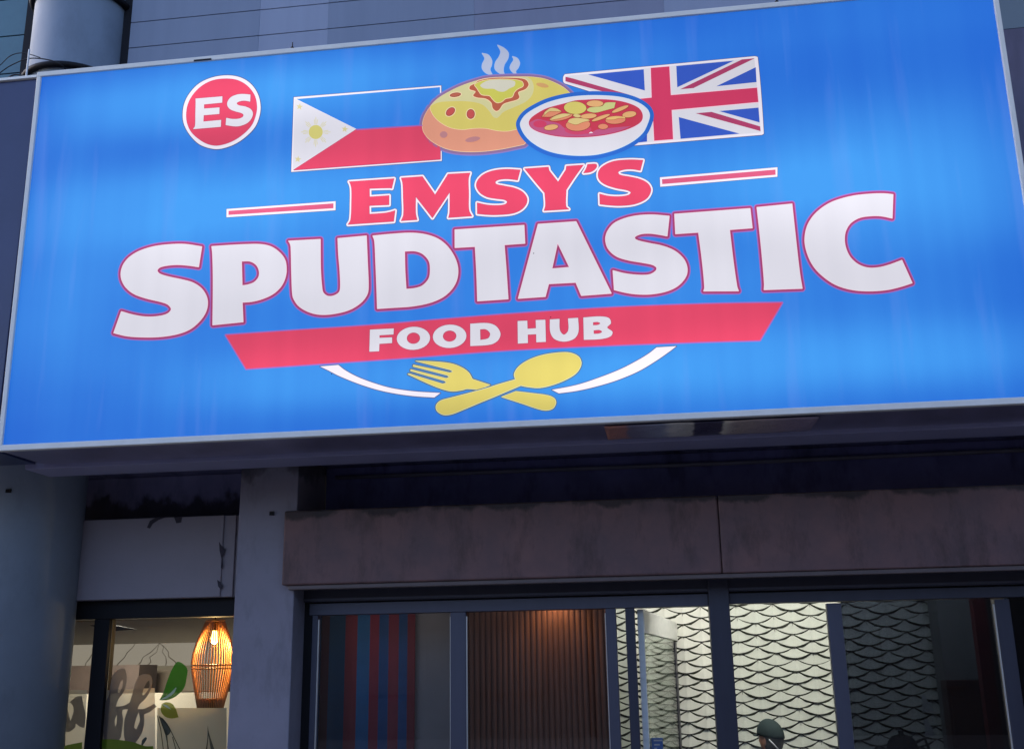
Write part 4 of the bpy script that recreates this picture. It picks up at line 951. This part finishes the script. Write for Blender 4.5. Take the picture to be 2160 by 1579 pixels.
# cafe room
cr_ = thing('cafe_room', 'cream cafe room seen through the left window', 'room', (-6, 10, .13))
M_cw = mat('cafe_wall', (188, 180, 164), .8, var=.08)
YBk = 11.6
obj('back_wall', box(-9.5, -2.7, YBk, YBk+.1, .13, at(300, 1404, YBk)[2]), M_cw, cr_)
obj('back_wall', box(-9.5, -2.7, YBk, YBk+.1, at(300, 1356, YBk)[2], 3.2), M_cw, cr_)
obj('ceiling', box(-9.5, -2.7, 7.8, YBk+.1, at(300, 1356, YBk)[2]+.25, at(300, 1356, YBk)[2]+.3), mat('cafe_ceiling', (150, 136, 116), .8), cr_)
obj('side_wall', box(-2.7, -2.625, 7.62, YBk, .13, 3.2), M_cw, cr_)
obj('side_wall', box(-9.6, -9.5, 7.62, YBk, .13, 3.2), M_cw, cr_)
m, n, p = nodes('daylight_outside'); p.inputs['Emission Color'].default_value = (*lin((140, 130, 116)), 1); p.inputs['Emission Strength'].default_value = .5**EXPO*1.15; p.inputs['Base Color'].default_value = (.02, .02, .02, 1)
obj('window_strip', box(-9.4, -2.75, YBk+.11, YBk+.12, at(300, 1410, YBk)[2], at(300, 1350, YBk)[2]), m, cr_, label='pale high window strip with daylight behind')
tree = thing('bare_tree', 'thin bare branched tree seen through the high back window of the cafe', 'tree', (-6, YBk, .13))
random.seed(3); M_br = mat('branch_brown', (150, 142, 130), .9)
for i in range(10):
    bm = bmesh.new()
    x = at(140+i*33+random.uniform(-8, 8), 1404, YBk)[0]; z0_ = at(300, 1406, YBk)[2]; z1_ = at(300, 1354, YBk)[2]
    pts = [(x, YBk+.09, z0_)]; s = random.uniform(-.2, .2)
    for j in range(1, 6): pts.append((x+s*j*.25+random.uniform(-.03, .03), YBk+.09, z0_+(z1_-z0_)*j/5))
    tube(bm, pts, [random.uniform(.004, .008)*(1-.13*j) for j in range(6)], 5)
    obj('branch', bm, M_br, tree, smooth=True)
# shelf and dark things in cafe
bm = bmesh.new(); pbox(bm, 60, 1403, 292, 1460, 10.6, 11.0)
shl = tag(obj('dark_counter', bm, mat('cafe_dark_counter', (96, 82, 76), .6)), 'brown grey counter block at the back of the cafe', 'counter')
bm = bmesh.new(); pbox(bm, 292, 1412, 470, 1458, 11.2, 11.5)
tag(obj('menu_board', bm, mat('menu_board_taupe', (150, 138, 122), .6), bevel=.004), 'taupe board low on the cafe back wall', 'board')
bm = bmesh.new(); pbox(bm, 60, 1462, 490, 1760, 10.2, 10.5)
tag(obj('cream_counter', bm, M_cw), 'long cream counter front across the cafe', 'counter')
cf = thing('ceiling_fan', 'dark fan blade under the cafe ceiling', 'fan', tuple(at(235, 1320, 9.2)))
bm = bmesh.new(); flat_patch(bm, [(188, 1318), (232, 1316), (285, 1326), (240, 1330)], 9.2, .03); obj('blade', bm, M_dark, cf)
bm = bmesh.new(); a_ = at(235, 1318, 9.2); tube(bm, [(a_[0], 9.2, a_[2]), (a_[0], 9.2, a_[2]+.35)], .02, 8); obj('rod', bm, M_dark, cf)
def arealamp(x, y, z, s, e, c, label):
    t = thing('ceiling_or_fill_light', label, 'light', (x, y, z)); obj('diffuser', box(x-s/2, x+s/2, y-s/2, y+s/2, z+.002, z+.03), M_white, t)
    l = bpy.data.lights.new('lamp', 'AREA'); l.size = s; l.energy = e; l.color = c
    lo = bpy.data.objects.new('lamp', l); COL.objects.link(lo); lo.parent = t
zcc = at(300, 1356, YBk)[2]+.2
arealamp(-5.2, 9.6, zcc, .8, 26, (1, .90, .74), 'square warm ceiling light in the cafe')

# pendant lamp
YP_ = 8.0; pc = at(449, 1400, YP_); PX = pc[0]
zt1, zm, zb_ = at(449, 1308, YP_)[2], at(449, 1402, YP_)[2], at(449, 1494, YP_)[2]
rm = (at(489, 1400, YP_)[0]-at(405, 1400, YP_)[0])/2
pl = thing('pendant_lamp', 'lit wicker pendant lamp of thin wooden ribs in the cafe window', 'lamp', (PX, YP_, zt1))
M_wick = mat('wicker_wood', (196, 136, 76), .5, scale=14, var=.3)
NR = 46
bm = bmesh.new()
for i in range(NR):
    a = i*2*math.pi/NR; pts = []
    for j in range(9):
        t = j/8; z = zt1+(zb_-zt1)*t
        if t < .5: r_ = rm*(.42+.58*math.sin(t/.5*math.pi/2)**1.1)
        else: r_ = rm*(1-.42*((t-.5)/.5)**1.15)
        pts.append((PX+r_*math.cos(a), YP_+r_*math.sin(a), z))
    tube(bm, pts, .0042, 5)
obj('shade_ribs', bm, M_wick, pl, smooth=True)
def ring(r, z, t): 
    bm = bmesh.new(); tube(bm, [(PX+r*math.cos(a), YP_+r*math.sin(a), z) for a in np.linspace(0, 2*math.pi, 41)], t, 6, caps=False); return bm
obj('hoop', ring(rm*.42, zt1, .008), M_wick, pl, smooth=True); obj('hoop', ring(rm*.99, zm, .006), M_wick, pl, smooth=True); obj('hoop', ring(rm*.985, zm-.025, .005), M_wick, pl, smooth=True)
bm = bmesh.new(); lathe(bm, PX, YP_, [(rm*.63, zb_+.075), (rm*.60, zb_+.03), (rm*.58, zb_)], 40); obj('base_band', bm, mat('wicker_band', (140, 84, 50), .6), pl, smooth=True)
bc = at(455, 1345, YP_)
bm = bmesh.new(); lathe(bm, PX, YP_, [(.008, bc[2]-.045), (.026, bc[2]-.025), (.03, bc[2]), (.022, bc[2]+.03), (.014, bc[2]+.055)], 20)
m, n, p = nodes('bulb_glow'); p.inputs['Emission Color'].default_value = (1, .52, .12, 1); p.inputs['Emission Strength'].default_value = 9
obj('bulb', bm, m, pl, smooth=True)
bm = bmesh.new(); tube(bm, [(PX, YP_, bc[2]+.056), (PX, YP_, zt1+.45)], .006, 6); obj('cord', bm, M_black, pl)
l = bpy.data.lights.new('lamp', 'POINT'); l.energy = 8; l.color = (1, .66, .28); l.shadow_soft_size = .03
lo = bpy.data.objects.new('lamp', l); COL.objects.link(lo); lo.parent = pl; lo.location = (0, 0, bc[2]-.06-zt1)
lo.location.z = (bc[2]-zt1)-.07

# ================================================================== PERSON (seated, seen from behind-left, facing left)
YPn = 8.75
hc = at(1626, 1557, YPn)     # head centre
px_, pz_ = hc[0], hc[2]
per = thing('person', 'seated person in a dark green cap and dark shirt facing left inside the shop', 'person', (px_, YPn, .13))
M_skin = mat('skin', (204, 142, 112), .5, var=.1, scale=20); M_cap = mat('cap_cloth', (40, 58, 58), .8, scale=30, var=.2, bump=.2)
M_shirt = mat('dark_shirt', (60, 64, 74), .85, scale=20, bump=.2); M_hair = mat('dark_grey_hair', (110, 108, 98), .8, scale=60, var=.4)
seat = .13+.47
def skin_obj(name, pts, edges, radii, m, root=0, sub=2, parent=per):
    me = bpy.data.meshes.new(name); me.from_pydata([tuple(p) for p in pts], edges, []); me.materials.append(m)
    o = bpy.data.objects.new(name, me); COL.objects.link(o); o.parent = parent
    me.transform(Matrix.Translation(-Vector(parent.location)))
    o.modifiers.new('skin', 'SKIN'); 
    for i, r_ in enumerate(radii):
        v = me.skin_vertices[0].data[i]; v.radius = (r_, r_) if not isinstance(r_, tuple) else r_; v.use_root = (i == root)
    s = o.modifiers.new('sub', 'SUBSURF'); s.levels = sub; s.render_levels = sub
    return o
X, Yp = px_+.03, YPn
pel = Vector((X+.02, Yp, seat+.08))
chest = Vector((X, Yp, pz_-.38)); neck = Vector((X, Yp, pz_-.17)); neck2 = Vector((X-.01, Yp, pz_-.10))
body_pts = [pel, Vector((X+.01, Yp, (pel.z+chest.z)/2)), chest, Vector((X, Yp, pz_-.24)), neck, neck2]
rad = [(.15, .13), (.14, .12), (.16, .12), (.11, .09), (.055, .055), (.05, .05)]
ed = [(0, 1), (1, 2), (2, 3), (3, 4), (4, 5)]
for sgn in (-1, 1):
    b = len(body_pts)
    body_pts += [Vector((X, Yp+sgn*.18, pz_-.27)), Vector((X-.06, Yp+sgn*.23, pz_-.53)), Vector((X-.28, Yp+sgn*.16, seat+.19)), Vector((X-.33, Yp+sgn*.15, seat+.18))]
    rad += [(.07, .07), (.05, .05), (.037, .037), (.032, .032)]; ed += [(3, b), (b, b+1), (b+1, b+2), (b+2, b+3)]
    b = len(body_pts)
    body_pts += [Vector((X-.05, Yp+sgn*.10, seat+.07)), Vector((X-.42, Yp+sgn*.12, seat+.05)), Vector((X-.40, Yp+sgn*.12, .24)), Vector((X-.42, Yp+sgn*.12, .19)), Vector((X-.56, Yp+sgn*.12, .165))]
    rad += [(.09, .09), (.065, .065), (.045, .045), (.045, .045), (.032, .032)]; ed += [(0, b), (b, b+1), (b+1, b+2), (b+2, b+3), (b+3, b+4)]
skin_obj('body', body_pts, ed, rad, M_shirt)
# head with face details as one shaped mesh (faces -X)
bm = bmesh.new(); bmesh.ops.create_uvsphere(bm, u_segments=32, v_segments=24, radius=1)
for v in bm.verts:
    x, y, z = v.co
    rx, ry, rz = .098, .076, .122
    nx = x*rx; ny = y*ry; nz_ = z*rz
    if z < -.2: ny *= 1-.28*(-z-.2); nx = nx*(1-.12*(-z-.2))-(.012 if x < 0 else -.0)*(-z-.2)
    if x < -.85 and -.35 < z < .15: nx -= .018*(1-abs(z+.15)/.35) if abs(y) < .22 else 0     # nose
    if x < -.75 and .05 < z < .3 and .2 < abs(y) < .55: nx += .007                            # eye sockets
    if x < -.8 and -.62 < z < -.48 and abs(y) < .3: nx -= .004                                # lips
    v.co = (nx, ny, nz_)
for v in bm.verts: v.co += Vector((px_, Yp, pz_))
hd = obj('head', bm, M_skin, per, smooth=True)
for sgn in (-1, 1):
    bm = bmesh.new(); bmesh.ops.create_uvsphere(bm, u_segments=12, v_segments=10, radius=1)
    for v in bm.verts: v.co = Vector((px_+.008+v.co.x*.018, Yp+sgn*.078+v.co.y*.009, pz_-.015+v.co.z*.032))
    e_ = obj('ear', bm, M_skin, hd, smooth=True)
    bm = bmesh.new(); bmesh.ops.create_uvsphere(bm, u_segments=10, v_segments=8, radius=.011)
    for v in bm.verts: v.co += Vector((px_-.083, Yp+sgn*.03, pz_+.012))
    obj('eye', bm, M_white, hd, smooth=True)
# hair at the nape
bm = bmesh.new(); bmesh.ops.create_uvsphere(bm, u_segments=28, v_segments=20, radius=1)
for v in list(bm.verts):
    if v.co.x < -.05 or v.co.z < -.72: bm.verts.remove(v)
for v in bm.verts: v.co = Vector((px_+.004+v.co.x*.102, Yp+v.co.y*.082, pz_+.002+v.co.z*.122))
obj('hair', bm, M_hair, per, smooth=True)
# cap
cap = bmesh.new(); bmesh.ops.create_uvsphere(cap, u_segments=32, v_segments=20, radius=1)
for v in list(cap.verts):
    if v.co.z < -.02: cap.verts.remove(v)
for v in cap.verts:
    x, y, z = v.co; v.co = Vector((px_+.002+x*.112, Yp+y*.094, pz_+.028+z*.122-x*.02-.006))
co = obj('cap', cap, M_cap, per, smooth=True, label='dark green baseball cap')
ms = co.modifiers.new('t', 'SOLIDIFY'); ms.thickness = .004
bm = bmesh.new(); g = []
for i in range(9):
    row = []
    for j in range(5):
        a = math.radians(-62+124*i/8); r_ = .106+.062*j/4*(math.cos(a)**.5)
        row.append(bm.verts.new((px_-r_*math.cos(a)-.0, Yp+min(1, 1-.1*j/4)*.092*math.sin(a), pz_+.030-.012*j/4+.010*math.cos(a)*(1-abs(math.sin(a))))))
    g.append(row)
for i in range(8):
    for j in range(4): bm.faces.new((g[i][j], g[i+1][j], g[i+1][j+1], g[i][j+1]))
bo = obj('brim', bm, M_cap, co, smooth=True); ms = bo.modifiers.new('t', 'SOLIDIFY'); ms.thickness = .005
bm = bmesh.new(); tube(bm, [(px_+.06, Yp-.083, pz_+.0), (px_+.095, Yp-.07, pz_-.035), (px_+.13, Yp-.05, pz_-.08)], .006, 6)
obj('strap', bm, M_white, co, smooth=True, label='pale strap hanging at the back of the cap')
# hands: palm, four fingers and thumb resting on the thighs
for sgn in (-1, 1):
    hw = Vector((X-.33, Yp+sgn*.15, seat+.18)); pts = [hw, hw+Vector((-.05, 0, -.03)), hw+Vector((-.09, 0, -.045))]; rr = [(.024, .017), (.036, .015), (.036, .013)]; ee = [(0, 1), (1, 2)]
    skin_obj('hand', pts, ee, rr, M_skin)
    for fi, (dy, ln) in enumerate(((-.027, .066), (-.009, .076), (.009, .072), (.026, .056))):
        b0 = hw+Vector((-.085, dy, -.045)); skin_obj('finger', [b0, b0+Vector((-ln*.45, dy*.1, -.008)), b0+Vector((-ln*.8, dy*.15, -.026)), b0+Vector((-ln, dy*.15, -.042))], [(0, 1), (1, 2), (2, 3)], [.009, .0085, .008, .0065], M_skin)
    b0 = hw+Vector((-.035, -sgn*.028, -.02)); skin_obj('thumb', [b0, b0+Vector((-.025, -sgn*.022, -.014)), b0+Vector((-.055, -sgn*.026, -.03))], [(0, 1), (1, 2)], [.012, .010, .008], M_skin)
per.rotation_euler = (0, 0, -.85)
stl = thing('stool', 'round black stool under the seated person', 'stool', (px_+.05, YPn, .13))
bm = bmesh.new(); lathe(bm, px_+.05, YPn, [(.17, seat-.05), (.18, seat-.03), (.17, seat-.005)], 32); obj('seat', bm, M_black, stl, smooth=True)
for i in range(4):
    a = math.radians(45+90*i); bm = bmesh.new(); tube(bm, [(px_+.05+.13*math.cos(a), YPn+.13*math.sin(a), seat-.052), (px_+.05+.18*math.cos(a), YPn+.18*math.sin(a), .13)], .012, 8); obj('leg', bm, M_framed, stl, smooth=True)
